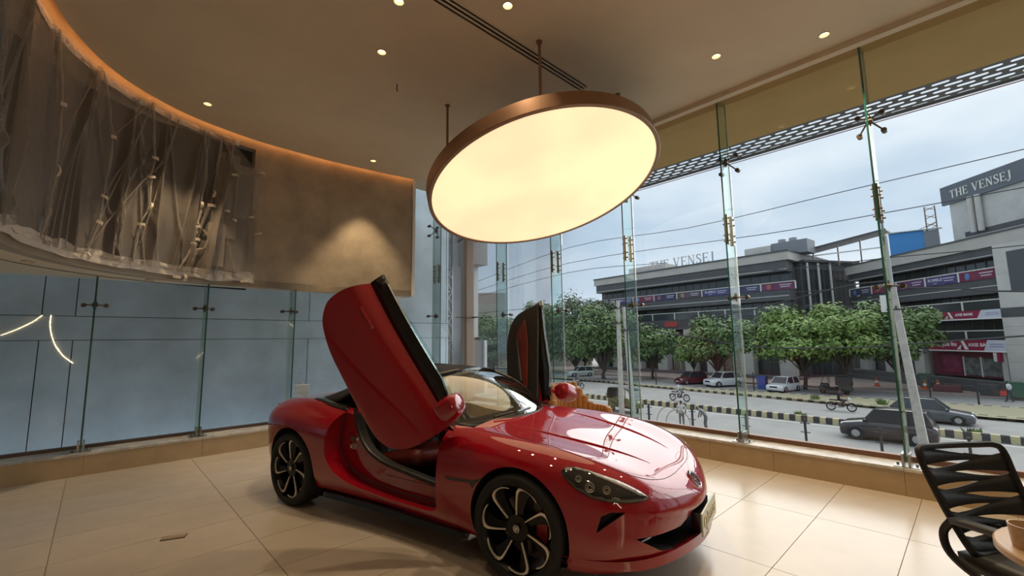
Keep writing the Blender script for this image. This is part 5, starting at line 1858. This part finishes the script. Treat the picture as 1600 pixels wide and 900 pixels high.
street_car('pale_hatchback', 'pale car parked far away behind the raised left door', (53.4, 41.6), math.radians(150), 4.0, 1.7, 1.5, (.45, .50, .48))
# three-wheelers
def three_wheeler(label, loc, rz, body_c, roof_c, box_back=False):
    t = thing('auto_rickshaw', label, 'rickshaw', (loc[0], loc[1], GZ + .01), rz)
    pb = mat('rick_body_%d' % int(loc[0]), body_c, .45)
    pr = mat('rick_roof_%d' % int(loc[0]), roof_c, .7)
    prof = [(1.25, .35), (1.32, .7), (1.12, .98), (.55, .98), (.50, .42), (-.25, .42), (-.25, .95), (-1.25, .95), (-1.3, .35)]
    MB().prism(prof, lambda a, b, q: (a, q, b), -.62, .62).build('body', pb, t, bevel=.05)
    rp = spline([(1.12, 0, .98), (.85, 0, 1.62), (.5, 0, 1.78), (-.6, 0, 1.8), (-1.2, 0, 1.7), (-1.32, 0, .95)], 4)
    P = [[(p.x, v * .62, p.z) for v in (-1, -.5, 0, .5, 1)] for p in rp]
    # windscreen is the first stretch, hood the rest
    MB().grid(P[:5]).build('windscreen', M_cglass, t, solid=.02)
    MB().grid(P[4:]).build('canopy', pr, t, smooth=True, solid=.04)
    if box_back:
        for sy in (-1, 1):
            MB().box((-1.28, sy * .60 - .02, .9), (-.05, sy * .60 + .02, 1.72)).build('side_curtain', pr, t)
        MB().box((-1.02, -.645, 1.15), (-.62, -.625, 1.55)).build('white_notice', M_ink, t)
    for x, y in ((1.05, 0), (-.8, -.55), (-.8, .55)):
        MB().lathe([(.08, -.05), (.2, -.055), (.22, 0), (.2, .055), (.08, .05)], (x, y, .22), 'y', 16).build('wheel', M_tyre, t, smooth=True)
    MB().ell((1.28, 0, .82), (.07, .1, .1), 8, 6).build('headlamp', M_hl, t)
    for sy in (-1, 1):
        MB().bar((.5, sy * .6, .98), (.55, sy * .6, 1.75), .05, .05).build('roof_post', pb, t)
three_wheeler('dark green three-wheeler with a white notice parked behind the verge', (52.0, 9.7), math.radians(95), (.035, .05, .042), (.03, .032, .03), True)
three_wheeler('black and yellow three-wheeler half hidden by the two concrete poles', (29.9, 19.0), math.radians(-100), (.13, .11, .035), (.03, .035, .04))

# people: one continuous skin each ---------------------------------------------------------
SKIN = mat('skin_brown', (.20, .105, .065), .6)
HAIR = mat('hair_black', (.012, .011, .010), .7)
def figure(label, loc, rz, pose, shirt, trousers, head=None, zoff=0.0, helmet=None):
    J = {}
    if pose == 'ride':
        J = dict(pel=(0, 0, .80), spi=(.03, 0, 1.02), che=(.09, 0, 1.24), nek=(.12, 0, 1.38), hed=(.16, 0, 1.47), top=(.15, 0, 1.60),
                 shl=(.09, .18, 1.28), ell=(.28, .26, 1.08), hal=(.52, .24, 1.06), hpl=(.0, .09, .80), knl=(.36, .17, .72), anl=(.18, .14, .36), tol=(.34, .15, .31))
    elif pose == 'bend':
        J = dict(pel=(0, 0, .90), spi=(.10, 0, 1.10), che=(.27, 0, 1.25), nek=(.38, 0, 1.33), hed=(.46, 0, 1.36), top=(.56, 0, 1.40),
                 shl=(.26, .18, 1.26), ell=(.32, .22, 1.02), hal=(.38, .18, .80), hpl=(0, .09, .89), knl=(.06, .10, .48), anl=(-.03, .10, .08), tol=(.14, .11, .03))
    else:
        st = .16 if pose == 'walk' else .02
        J = dict(pel=(0, 0, .93), spi=(.0, 0, 1.12), che=(.01, 0, 1.33), nek=(.02, 0, 1.47), hed=(.04, 0, 1.57), top=(.03, 0, 1.70),
                 shl=(0, .19, 1.38), ell=(-.03, .25, 1.12), hal=(.08, .24, .88), hpl=(0, .09, .90), knl=(st * .8, .10, .49), anl=(st, .10, .08), tol=(st + .17, .12, .03))
    for k in list(J):
        if k.endswith('l') and k not in ('pel',) and k[:2] in ('sh', 'el', 'ha', 'hp', 'kn', 'an', 'to'):
            x, y, z = J[k]
            if pose == 'walk' and k[:2] in ('kn', 'an', 'to'):
                x = x - 2 * (.16 if k[:2] != 'kn' else .10)
            J[k[:-1] + 'r'] = (x, -y, z)
    names = list(J)
    E_ = [('pel', 'spi'), ('spi', 'che'), ('che', 'nek'), ('nek', 'hed'), ('hed', 'top')]
    for s in 'lr':
        E_ += [('che', 'sh' + s), ('sh' + s, 'el' + s), ('el' + s, 'ha' + s), ('pel', 'hp' + s), ('hp' + s, 'kn' + s), ('kn' + s, 'an' + s), ('an' + s, 'to' + s)]
    RAD = dict(pel=(.14, .11), spi=(.13, .10), che=(.15, .11), nek=(.055, .055), hed=(.085, .095), top=(.075, .08), sh=(.065, .065), el=(.045, .045), ha=(.035, .04), hp=(.09, .09), kn=(.062, .062), an=(.042, .042), to=(.04, .03))
    me = bpy.data.meshes.new('person')
    me.from_pydata([J[n] for n in names], [(names.index(a), names.index(b)) for a, b in E_], [])
    o = bpy.data.objects.new('person_tmp', me)
    COL.objects.link(o)
    o.modifiers.new('skin', 'SKIN')
    sd = o.modifiers.new('sub', 'SUBSURF')
    sd.levels = 1
    lay = me.skin_vertices[0].data if me.skin_vertices else None
    if lay is None:
        bm = bmesh.new()
        bm.from_mesh(me)
        bm.verts.layers.skin.verify()
        bm.to_mesh(me)
        bm.free()
        lay = me.skin_vertices[0].data
    for i, n in enumerate(names):
        r = RAD.get(n) or RAD[n[:2]]
        lay[i].radius = r
        lay[i].use_root = (n == 'pel')
    dg = bpy.context.evaluated_depsgraph_get()
    dg.update()
    m2 = bpy.data.meshes.new_from_object(o.evaluated_get(dg))
    bpy.data.objects.remove(o)
    for m in (mat('shirt_%d_%d' % (int(shirt[0] * 100), int(shirt[2] * 100)), shirt, .8), mat('trousers_%d_%d' % (int(trousers[0] * 100), int(trousers[2] * 100)), trousers, .8), SKIN, helmet or HAIR):
        m2.materials.append(m)
    segs = [(Vector(J[a]), Vector(J[b]), a[:2], b[:2]) for a, b in E_]
    hd, tp = Vector(J['hed']), Vector(J['top'])
    for p in m2.polygons:
        p.use_smooth = True
        c = p.center
        best = min(segs, key=lambda s: (c - (s[0] + (s[1] - s[0]) * max(0, min(1, (c - s[0]).dot(s[1] - s[0]) / max(1e-6, (s[1] - s[0]).length_squared))))).length)
        k = best[2] + best[3]
        if k in ('pehp', 'hpkn', 'knan'):
            mi = 1
        elif k == 'anto':
            mi = 3
        elif k in ('neha', 'nehe', 'elha'):
            mi = 2
        elif k == 'heto':
            mi = 3 if (c - hd).dot((tp - hd).normalized()) > .02 or c.x < hd.x - .02 else 2
        else:
            mi = 0
        p.material_index = mi
    q = obj_from(m2, 'person')
    q.location = (loc[0], loc[1], GZ + zoff)
    q.rotation_euler = (0, 0, rz)
    tag(q, label, 'person')
    return q
figure('person in a white shirt standing on the near pavement beside the looped cable', (26.9, 13.1), math.radians(200), 'stand', (.55, .53, .50), (.16, .15, .14))
figure('person in a grey shirt bending forward on the near pavement', (26.7, 11.5), math.radians(95), 'bend', (.19, .18, .18), (.10, .10, .10))
q_ = figure('person in a white shirt and dark trousers walking outside the bank with a red bag', (55.1, -1.5), math.radians(60), 'walk', (.62, .62, .62), (.05, .055, .07))
bg_ = thing('red_bag', 'red shopping bag held by the walking person outside the bank', 'bag', (54.95, -1.15, GZ + .50))
MB().box((-.10, -.2, 0), (.10, .2, .36)).build('bag_body', mat('bag_red', (.45, .04, .04), .6), bg_, bevel=.03)
MB().tube([(0, -.1, .36), (0, -.06, .46), (0, .06, .46), (0, .1, .36)], .012, n=6).build('bag_handle', mat('bag_red', (.45, .04, .04), .6), bg_)
def motorbike(label, loc, rz, col):
    t = thing('motorbike', label, 'motorbike', (loc[0], loc[1], GZ + .01), rz)
    pm = mat('bike_%d' % int(loc[1] * 10), col, .35, coat=.5)
    for x in (.64, -.62):
        w = MB()
        w.tube([(x + .27 * math.cos(a), 0, .31 + .27 * math.sin(a)) for a in [2 * PI * k / 20 for k in range(20)]], .045, n=8, closed=True)
        w.build('wheel', M_tyre, t, smooth=True)
        r = MB()
        r.cyl((x, -.05, .31), (x, .05, .31), .05, n=10)
        for k in range(5):
            a = 2 * PI * k / 5
            r.bar((x, 0, .31), (x + .25 * math.cos(a), 0, .31 + .25 * math.sin(a)), .03, .03, up=(0, 1, 0))
        r.build('spokes', M_hub, t)
    MB().tube([(.64, 0, .31), (.46, 0, .78), (.40, 0, .98)], .035, n=8).build('fork', M_steel, t)
    MB().tube([(.36, -.34, 1.02), (.42, -.15, 1.0), (.42, .15, 1.0), (.36, .34, 1.02)], .018, n=6).build('handlebar', M_black, t)
    MB().ell((.12, 0, .80), (.28, .14, .13), 12, 8).build('fuel_tank', pm, t, smooth=True)
    MB().box((-.68, -.11, .74), (-.06, .11, .83)).build('seat', M_black, t, bevel=.03)
    MB().box((-.15, -.13, .30), (.22, .13, .62)).build('engine', M_dsteel, t, bevel=.03)
    MB().tube([(.42, 0, .82), (.1, 0, .62), (-.3, 0, .60), (-.62, 0, .31)], .03, n=6).build('frame', M_black, t)
    MB().tube([(.1, -.15, .3), (-.3, -.17, .28), (-.75, -.17, .38)], .045, n=8).build('exhaust', M_hub, t)
    MB().ell((.52, 0, .90), (.09, .09, .1), 10, 6).build('headlamp', M_hl, t, smooth=True)
    P = [[(.64 + .33 * math.cos(a), v * .07, .31 + .33 * math.sin(a)) for v in (-1, 1)] for a in [math.radians(d) for d in range(40, 141, 12)]]
    MB().grid(P).build('front_mudguard', pm, t, solid=.01)
    P = [[(-.62 + .34 * math.cos(a), v * .08, .31 + .34 * math.sin(a)) for v in (-1, 1)] for a in [math.radians(d) for d in range(50, 171, 12)]]
    MB().grid(P).build('rear_mudguard', pm, t, solid=.01)
    return t
for lb, lc, rz, cc, sh_, trs, rl_, hm in (
    ('black motorbike on the far carriageway in front of the maroon car', (38.0, 18.6), -PI / 2, (.03, .03, .03), (.55, .58, .66), (.50, .52, .58), 'person in pale clothes riding the motorbike in front of the maroon car', None),
    ('black motorbike on the far carriageway behind the dark SUV', (40.8, 7.4), -PI / 2, (.03, .03, .03), (.03, .03, .035), (.04, .04, .05), 'person in black clothes riding the motorbike beside the three-wheeler', None),
    ('small far motorbike seen right of the raised left door mirror', (40.3, 31.8), PI / 2, (.05, .05, .05), (.10, .09, .09), (.45, .44, .42), 'person in a dark top riding the far motorbike near the mirror', None)):
    motorbike(lb, lc, rz, cc)
    figure(rl_, (lc[0], lc[1] + (.12 if rz < 0 else -.12)), rz, 'ride', sh_, trs, zoff=.06)
# street furniture
M_cone = mat('cone_orange', (.60, .13, .05), .6)
for k, (x, y) in enumerate(((60.9, 7.7), (60.0, 3.9), (60.9, 3.0))):
    t = thing('traffic_cone', ('orange traffic cone left of the leaning pole', 'orange traffic cone just right of the leaning pole', 'orange traffic cone before the bank, rightmost')[k], 'traffic cone', (x, y, GZ + .2), 0, 'orange cones outside the bank')
    MB().lathe([(.22, .06), (.05, .95), (.0001, .96)], n=16).build('cone', M_cone, t, smooth=True)
    MB().box((-.3, -.3, 0), (.3, .3, .06)).build('base', M_cone, t)
    MB().lathe([(.165, .36), (.12, .58)], n=16).build('white_band', M_ink, t, smooth=True, solid=.012)
def bin_(label, loc, col, s=(.5, .5, 1.1), name='litter_bin'):
    t = thing(name, label, 'bin', (loc[0], loc[1], loc[2]))
    m = mat('bin_%d' % int(col[2] * 100 + loc[1]), col, .6)
    a, b, c = s
    MB().add([(-a * .85, -b * .85, 0), (a * .85, -b * .85, 0), (a * .85, b * .85, 0), (-a * .85, b * .85, 0), (-a, -b, c), (a, -b, c), (a, b, c), (-a, b, c)], [(3, 2, 1, 0), (4, 5, 6, 7), (0, 1, 5, 4), (1, 2, 6, 5), (2, 3, 7, 6), (3, 0, 4, 7)]).build('tub', m, t, bevel=.04)
    MB().box((-a * 1.06, -b * 1.06, c), (a * 1.06, b * 1.06, c + .12)).build('lid', m, t, bevel=.03)
bin_('blue bin standing between the white SUV and the white hatchback', (52.6, 16.3, GZ), (.04, .09, .30), (.45, .45, 1.25))
bin_('green bin beside the stone pillar right of the bank', (57.0, -1.9, GZ + .2), (.05, .12, .08), (.5, .5, 1.2))
bin_('grey-green bin in front of the bank poster', (62.5, 4.0, GZ + .2), (.10, .16, .12), (.45, .45, 1.3))
tag(MB().box((58.6, 1.3, GZ + .2), (59.5, 3.3, GZ + .85)).build('stone_bench', mat('red_granite', (.14, .05, .05), .5, noise=.3, nscale=2), bevel=.08), 'low dark red stone bench outside the bank', 'bench')
pt = thing('planter_box', 'square black planter box left of the walking person with the red bag', 'planter', (57.6, -.4, GZ + .2))
MB().box((-.6, -.6, 0), (.6, .6, .95)).build('box', mat('planter_black', (.05, .05, .052), .6), pt, bevel=.03)
MB().box((-.5, -.5, .9), (.5, .5, .97)).build('soil', M_bark, pt)
for k, (x, y) in enumerate(((53.6, 3.2), (51.2, .3), (49.0, 16.0), (49.4, 27.0))):
    t = thing('lane_bollard', ('slim black bollard right of the leaning pole', 'slim black bollard left of the walking person', 'slim black bollard before the white hatchback', 'slim black bollard left of the maroon car')[k], 'bollard', (x, y, GZ), 0, 'black bollards by the service lane')
    MB().cyl((0, 0, 0), (0, 0, 1.9), .06, n=8).build('shaft', M_cable, t)
    MB().ell((0, 0, 1.92), (.08, .08, .06), 8, 6).build('cap', M_cable, t)
# ================================================================== plastic sheeting over the opening
def film_mat(name, col, alpha, rough, bumpy=0.5):
    m = bpy.data.materials.new(name)
    m.use_nodes = True
    t = m.node_tree
    b = t.nodes['Principled BSDF']
    b.inputs['Base Color'].default_value = (*col, 1)
    b.inputs['Roughness'].default_value = rough
    b.inputs['Specular IOR Level'].default_value = .6
    lw = t.nodes.new('ShaderNodeLayerWeight')      # creased film lets less through where it turns edge-on
    lw.inputs['Blend'].default_value = .45
    mr = t.nodes.new('ShaderNodeMapRange')
    mr.inputs['To Min'].default_value = alpha
    mr.inputs['To Max'].default_value = min(1, alpha + .6)
    t.links.new(lw.outputs['Facing'], mr.inputs['Value'])
    t.links.new(mr.outputs['Result'], b.inputs['Alpha'])
    n = t.nodes.new('ShaderNodeTexNoise')
    n.inputs['Scale'].default_value = 14
    n.inputs['Detail'].default_value = 5
    co = t.nodes.new('ShaderNodeTexCoord')
    bp = t.nodes.new('ShaderNodeBump')
    bp.inputs['Strength'].default_value = bumpy
    bp.inputs['Distance'].default_value = .02
    t.links.new(co.outputs['Object'], n.inputs['Vector'])
    t.links.new(n.outputs['Fac'], bp.inputs['Height'])
    t.links.new(bp.outputs['Normal'], b.inputs['Normal'])
    return m
M_film = film_mat('thin_plastic_film', (.38, .33, .28), .30, .22)
M_film2 = film_mat('bunched_plastic_film', (.80, .72, .62), .7, .35)
M_film3 = film_mat('cloudy_plastic_patch', (.50, .43, .35), .28, .3)
M_rope = film_mat('gathered_plastic_film', (.56, .49, .41), .34, .3, 1.0)
M_tape = mat('cream_tape', (.66, .57, .44), .55)
# arc-length coordinate along the wall curve
ARC = [0.0]
for a, b in zip(WC[:-1], WC[1:]):
    ARC.append(ARC[-1] + (b - a).length)
def wall_at(s, off):
    s = max(0.0, min(ARC[-1] - 1e-4, s))
    i = max(k for k in range(len(ARC)) if ARC[k] <= s)
    i = min(i, len(ARC) - 2)
    t = (s - ARC[i]) / (ARC[i + 1] - ARC[i])
    p = WC[i].lerp(WC[i + 1], t)
    n = WN[i].lerp(WN[i + 1], t)
    return p + n * off
def s_of_x(x):
    """arc coordinate of the wall point with this X (x grows along the visible stretch)"""
    for i in range(len(WC) - 1):
        if WC[i].x <= x <= WC[i + 1].x and WC[i].y > 5:
            t = (x - WC[i].x) / max(1e-6, WC[i + 1].x - WC[i].x)
            return ARC[i] + t * (ARC[i + 1] - ARC[i])
    return ARC[0]
S1 = s_of_x(1.72)
S0 = S1 - 5.4
from mathutils import noise as mnoise
RF = random.Random(11)
# fold lines run from a top anchor to a bottom anchor
folds = []
anch_t = [S0 + .3, S0 + 1.0, S0 + 1.75, S1 - 2.35, S1 - 1.75, S1 - 1.30, S1 - .80, S1 - .42]
anch_b = [S0 + .2, S0 + .9, S0 + 1.6, S1 - 2.55, S1 - 1.95, S1 - 1.50, S1 - .95, S1 - .75]
for a, b in zip(anch_t, anch_b):
    for k in range(3):
        folds.append((a + RF.uniform(-.05, .05), b + RF.uniform(-.16, .16), RF.uniform(.03, .075), RF.uniform(.018, .04)))
    for k in range(3):
        folds.append((a + RF.uniform(-.03, .03), b + RF.uniform(-.75, .75), RF.uniform(.02, .045), RF.uniform(.016, .03)))
for k in range(9):
    a = RF.uniform(S0, S1)
    folds.append((a, a + RF.uniform(-.2, .2), RF.uniform(.006, .016), RF.uniform(.02, .05)))
def film_off(s, z):
    t = (Z1 - z) / (Z1 - Z0)
    o = .022
    for a, b, am, w in folds:
        c = a + (b - a) * t
        d = (s - c) / w
        if abs(d) < 3:
            o += am * min(1, .2 + 2.5 * max(0, t)) * math.exp(-d * d)
    o += .016 * mnoise.noise(Vector((s * 2.2, z * 1.0, 0))) + .005 * mnoise.noise(Vector((s * 9, z * 5, 3)))
    o -= .03 * math.sin(PI * min(1, max(0, t))) 
    return max(-.05, o)
def film_grid(s0, s1, z0, z1, ns, nz, offs, skip=None):
    P, mb = [], MB()
    for i in range(ns + 1):
        s = s0 + (s1 - s0) * i / ns
        P.append([(lambda p, z: (p.x, p.y, z))(wall_at(s, offs(s, z0 + (z1 - z0) * j / nz)), z0 + (z1 - z0) * j / nz) for j in range(nz + 1)])
    mb.grid(P)
    if skip:
        n = nz + 1
        mb.f = [f for f in mb.f if not skip(s0 + (s1 - s0) * (f[0] // n) / ns, z0 + (z1 - z0) * (f[0] % n) / nz)]
    return mb
sh_ = thing('plastic_sheeting', 'wrinkled translucent plastic sheeting taped over the dark opening in the curved wall', 'plastic sheet', (0, 0, 0))
skip_ = lambda s, z: s > S1 - .36 and z > 4.40 + (S1 - s) * .9
film_grid(S0, S1 + .02, Z0 - .03, Z1 + .03, 640, 60, film_off, skip_).build('film', M_film, sh_, smooth=True, sharp=180)
# bunched edges: bottom, top and right
def crumple(a, b):
    def f(s, z):
        return .018 + .022 * abs(mnoise.noise(Vector((s * 7, z * 16, a)))) + .014 * abs(mnoise.noise(Vector((s * 26, z * 30, b))))
    return f
bot_ = MB()
def rag(s0, s1, zc, hw, ns, nz, seed, slope=0.0):
    P = []
    for i in range(ns + 1):
        s = s0 + (s1 - s0) * i / ns
        lo = zc - hw * (1 + .5 * mnoise.noise(Vector((s * 3, seed, 0))))
        hi = zc + hw * (1 + .6 * mnoise.noise(Vector((s * 4, seed, 5))))
        row = []
        for j in range(nz + 1):
            z = lo + (hi - lo) * j / nz
            p = wall_at(s, crumple(seed, seed + 3)(s, z))
            row.append((p.x, p.y, z))
        P.append(row)
    return MB().grid(P)
rag(S0, S1 + .03, 2.630, .075, 300, 10, 1).build('bottom_roll', M_film2, sh_, smooth=True, sharp=180)
rag(S0, S1 - .30, 4.790, .045, 300, 6, 7).build('top_roll', M_film2, sh_, smooth=True, sharp=180)
P = []
for j in range(90):
    z = 2.60 + (4.40 - 2.60) * j / 89
    row = []
    for i in range(7):
        s = S1 - .02 + .06 * i / 6 + .02 * mnoise.noise(Vector((0, z * 3, i * .2)))
        p = wall_at(s, .015 + .02 * abs(mnoise.noise(Vector((i * .6, z * 8, 2)))))
        row.append((p.x, p.y, z))
    P.append(row)
MB().grid(P).build('right_edge_strip', M_film3, sh_, smooth=True, sharp=180)
# gathered ropes of film where two widths overlap, and taut diagonal creases
SEAMS = [([(-.56, 4.80), (-.50, 4.08), (-.49, 3.38), (-.50, 3.0), (-.53, 2.66)], .026), ([(-.22, 4.84), (-.09, 4.11), (-.12, 3.34), (-.14, 3.02), (-.21, 2.66)], .022),
         ([(.28, 4.84), (.35, 4.09), (.33, 3.82), (.34, 3.42), (.26, 3.15), (.22, 2.66)], .026), ([(.92, 4.80), (.98, 4.2), (.95, 3.64), (.92, 3.30), (.89, 3.04), (.72, 2.62)], .030),
         ([(1.17, 4.80), (1.12, 4.2), (1.10, 3.85)], .026), ([(1.17, 4.80), (1.37, 4.4), (1.45, 4.30)], .034), ([(1.40, 4.28), (1.40, 3.9), (1.40, 3.5)], .020), ([(.92, 3.36), (1.05, 3.2), (1.04, 3.02), (.93, 2.95), (.90, 2.75)], .022),
         ([(-.24, 4.82), (-.40, 4.1), (-.49, 3.4)], .009), ([(.28, 4.84), (.12, 4.1), (-.10, 3.4)], .010), ([(.28, 4.84), (.05, 3.8), (-.18, 2.8)], .008), ([(.60, 4.80), (.48, 4.2), (.36, 3.9)], .012),
         ([(.60, 4.80), (.42, 3.7), (.28, 2.9)], .010), ([(.34, 3.9), (.05, 3.3), (-.18, 2.75)], .009), ([(.92, 4.78), (.80, 3.6), (.66, 2.7)], .008), ([(1.45, 4.30), (1.60, 4.33), (1.76, 4.36)], .012), ([(-.09, 4.11), (.05, 4.4), (.26, 4.82)], .008)]
for q_, (poly, r) in enumerate(SEAMS):
    ctl = spline([(s_of_x(x), z, 0) for x, z in poly], 8)
    pts, rr = [], []
    n = len(ctl)
    for k, c in enumerate(ctl):
        big = r > .015
        s_ = c.x + (.018 if big else .004) * mnoise.noise(Vector((c.y * 5, q_ * 3.1, 0)))
        p = wall_at(s_, (.055 if big else .045) + .012 * mnoise.noise(Vector((c.y * 5, 1, q_))))
        pts.append((p.x, p.y, c.y))
        rr.append(r * (.35 + .85 * abs(mnoise.noise(Vector((c.y * 7, 8, q_)))) if big else .7))
    MB().tube(pts, r, n=7, rads=rr).build('gathered_fold', M_rope if r > .015 else M_film3, sh_, smooth=True, sharp=180)
# extra patches at the lower right
for s0, s1, z0, z1, sd in ((S1 - .66, S1 - .02, 2.70, 3.62, 1), (S1 - .62, S1 - .30, 3.2, 4.55, 2), (S1 - .34, S1 + .01, 3.55, 4.42, 3), (S1 - .70, S1 - .45, 2.75, 3.4, 4)):
    f = lambda s, z, sd=sd: .05 + .012 * sd + .03 * mnoise.noise(Vector((s * 4, z * 3, sd * 5))) + .012 * abs(mnoise.noise(Vector((s * 14, z * 6, sd))))
    film_grid(s0, s1, z0, z1, 26, 34, f).build('film_patch', M_film3, sh_, smooth=True, sharp=180)
TAPES = [(-0.49, 3.38), (-0.12, 3.34), (-0.14, 3.02), (0.35, 4.09), (0.33, 3.82), (0.34, 3.42), (0.26, 3.15), (0.92, 3.3), (0.93, 3.11), (0.89, 3.04), (0.95, 3.64), (1.08, 3.66), (1.29, 3.63), (1.4, 3.51), (1.64, 3.61), (1.1, 3.85), (1.37, 4.23), (1.75, 4.38), (1.76, 3.36), (0.71, 2.53), (0.81, 2.53), (1.6, 2.57), (-0.09, 4.11), (-0.5, 4.08), (0.28, 4.86), (0.6, 4.81), (0.92, 4.79), (-0.24, 4.84), (0.18, 4.8), (-0.5, 2.65), (-0.21, 2.61), (1.17, 4.81)]
for k, it in enumerate(TAPES):
    if it is None:
        continue
    x, z = it
    s = s_of_x(x) if x > -.62 else S0 + .6
    a = RF.uniform(-.45, .35) if k % 5 else RF.uniform(1.2, 1.8)
    l, w = RF.uniform(.07, .12), RF.uniform(.015, .022)
    c = wall_at(s, .095 if z < 4.6 else .06)
    n = (wall_at(s, 1) - wall_at(s, 0)).normalized()
    u = Vector((-n.y, n.x, 0))
    d1 = u * math.cos(a) + Vector((0, 0, 1)) * math.sin(a)
    d2 = n.cross(d1)
    mb = MB()
    P = [[Vector((c.x, c.y, z)) + d1 * (l * i / 4) + d2 * (w * v) + n * (-.012 * (i / 2) ** 2 * 2) for v in (-1, 1)] for i in range(-2, 3)]
    o = mb.grid(P).build('tape_strip', M_tape, sh_, solid=.003)

# ================================================================== furniture
M_chair = mat('chair_black_plastic', (.010, .010, .011), .5)
M_arm = mat('chair_arm_grey', (.045, .048, .052), .45)
ch = thing('office_chair', 'black mesh-back office chair with looped arms by the round table', 'office chair', (3.30, -.17, 0), math.radians(-128.5))
# local +x = facing direction, +y = sitter's left
BT_, BB_ = .98, .50           # heights of back top / bottom
def bk(v, t, d=0.0):
    """point on the reclined back: v -1..1 across, t 0 bottom..1 top"""
    w = .225 + .04 * t
    x = -.20 - .20 * t - .05 * math.sin(PI * t) * .4 + .03 * (v * v)
    return Vector((x - d, v * w, BB_ + (BT_ - BB_) * t))
fr_ = MB()
loop = [bk(v, 1) for v in (-.85, -.5, 0, .5, .85)] + [bk(.98, .93)] + [bk(1, t) for t in (.7, .4, .12)] + [bk(.9, .02)] + [bk(v, 0) for v in (.5, 0, -.5)] + [bk(-.9, .02)] + [bk(-1, t) for t in (.12, .4, .7)] + [bk(-.98, .93)]
fr_.tube(spline(loop, 4, True), .017, n=8, closed=True)
fr_.build('back_frame', M_chair, ch, smooth=True)
# slanted slats with see-through slots between them
for k in range(9):
    t0 = .04 + k * .105
    sk = .05 if k % 2 else -.04
    P = []
    for i in range(13):
        v = -1 + 2 * i / 12
        th = .030 + .045 * (abs(v + (.35 if k % 2 else -.35)) ** 1.5)
        tc_ = t0 + sk * v
        P.append([bk(v, min(1, max(0, tc_ - th))), bk(v, min(1, max(0, tc_ + th)))])
    MB().grid(P).build('back_slat', M_chair, ch, smooth=True, solid=.012)
P = []
for i in range(9):
    a = -1 + 2 * i / 8
    P.append([(.24 * b + .0, a * .235, .46 + .03 * (1 - a * a * .6) * (1 - b * b * .5)) for b in (-1, -.8, -.4, 0, .4, .8, 1)])
MB().grid(P).build('seat', M_chair, ch, smooth=True, solid=.07)
for sy in (-1, 1):
    arm = spline([(-.22, sy * .26, .66), (.02, sy * .275, .68), (.17, sy * .27, .66)], 5)
    P = [[(p.x, p.y - .028, p.z), (p.x, p.y + .028, p.z)] for p in arm]
    a_ = MB().grid(P).build('armrest', M_arm, ch, smooth=True, solid=.028)
    lp = spline([(-.23, sy * .26, .655), (-.27, sy * .27, .58), (-.24, sy * .275, .49), (-.12, sy * .26, .425), (.05, sy * .22, .40)], 5)
    MB().tube(lp, .019, n=8).build('arm_loop', M_chair, ch, smooth=True)
MB().tube([(-.02, 0, .40), (-.20, 0, .40), (-.245, 0, .50), (-.25, 0, .62)], .025, n=8).build('back_bracket', M_chair, ch, smooth=True)
MB().cyl((0, 0, .09), (0, 0, .41), .028, n=14).build('gas_lift', M_chair, ch, smooth=True)
for k in range(5):
    a = 2 * PI * k / 5 + .5
    l_ = MB().bar((0, 0, .13), (.29 * math.cos(a), .29 * math.sin(a), .085), .045, .035).build('base_leg', M_chair, ch, bevel=.008)
    MB().cyl((.29 * math.cos(a) - .02 * math.sin(a), .29 * math.sin(a) + .02 * math.cos(a), .032), (.29 * math.cos(a) + .02 * math.sin(a), .29 * math.sin(a) - .02 * math.cos(a), .032), .032, n=14).build('castor', M_chair, l_, smooth=True)
M_wood = mat('pale_wood_veneer', (.62, .42, .25), .35, noise=.18, nscale=3, stretch=(1, 8, 8))
tb_ = thing('round_table', 'round pale wood table at the bottom right corner', 'table', (2.86, -.335, 0))
MB().lathe([(.0001, .74), (.36, .74), (.366, .735), (.366, .712), (.36, .708), (.0001, .708)], n=64).build('table_top', M_wood, tb_, smooth=True, sharp=30)
MB().cyl((0, 0, .015), (0, 0, .708), .035, n=18).build('column', M_white, tb_, smooth=True)
MB().lathe([(.0001, .016), (.2, .014), (.21, 0), (.0001, 0)], n=40).build('foot_plate', M_white, tb_, smooth=True)
cu = thing('wooden_cup', 'pale wooden cup standing on the round table', 'cup', (2.785, -.075, .74))
MB().lathe([(.0001, 0), (.052, 0), (.060, .09), (.055, .09), (.048, .012), (.0001, .012)], n=36).build('cup_wall', M_wood, cu, smooth=True, sharp=40)
# fluted lounge chair behind the bonnet
M_tan = mat('tan_fluted_leather', (.42, .20, .065), .5)
lc = thing('fluted_armchair', 'tan fluted tub armchair behind the bonnet near the facade', 'armchair', (5.30, 4.15, 0))
nfl = 26
for k in range(nfl):
    a = math.radians(-55 + k * (290 / (nfl - 1)))           # arc around the back (+y)
    back = max(0, math.sin(a))
    hgt = .60 + .33 * (max(0, min(1, (back - .15) / .6)) ** 1.4)
    c = (.42 * math.cos(a), .42 * math.sin(a))
    m_ = MB()
    m_.lathe([(.0001, .06), (.045, .06), (.050, .1), (.050, hgt - .04), (.036, hgt - .008), (.0001, hgt)], (c[0], c[1], 0), 'z', 12)
    m_.build('flute', M_tan, lc, smooth=True)
MB().lathe([(.0001, .10), (.37, .10), (.38, .14), (.38, .40), (.34, .44), (.0001, .45)], n=36).build('seat_cushion', M_tan, lc, smooth=True)
MB().lathe([(.0001, 0), (.34, 0), (.34, .10), (.0001, .10)], n=32).build('plinth_base', M_dsteel, lc)
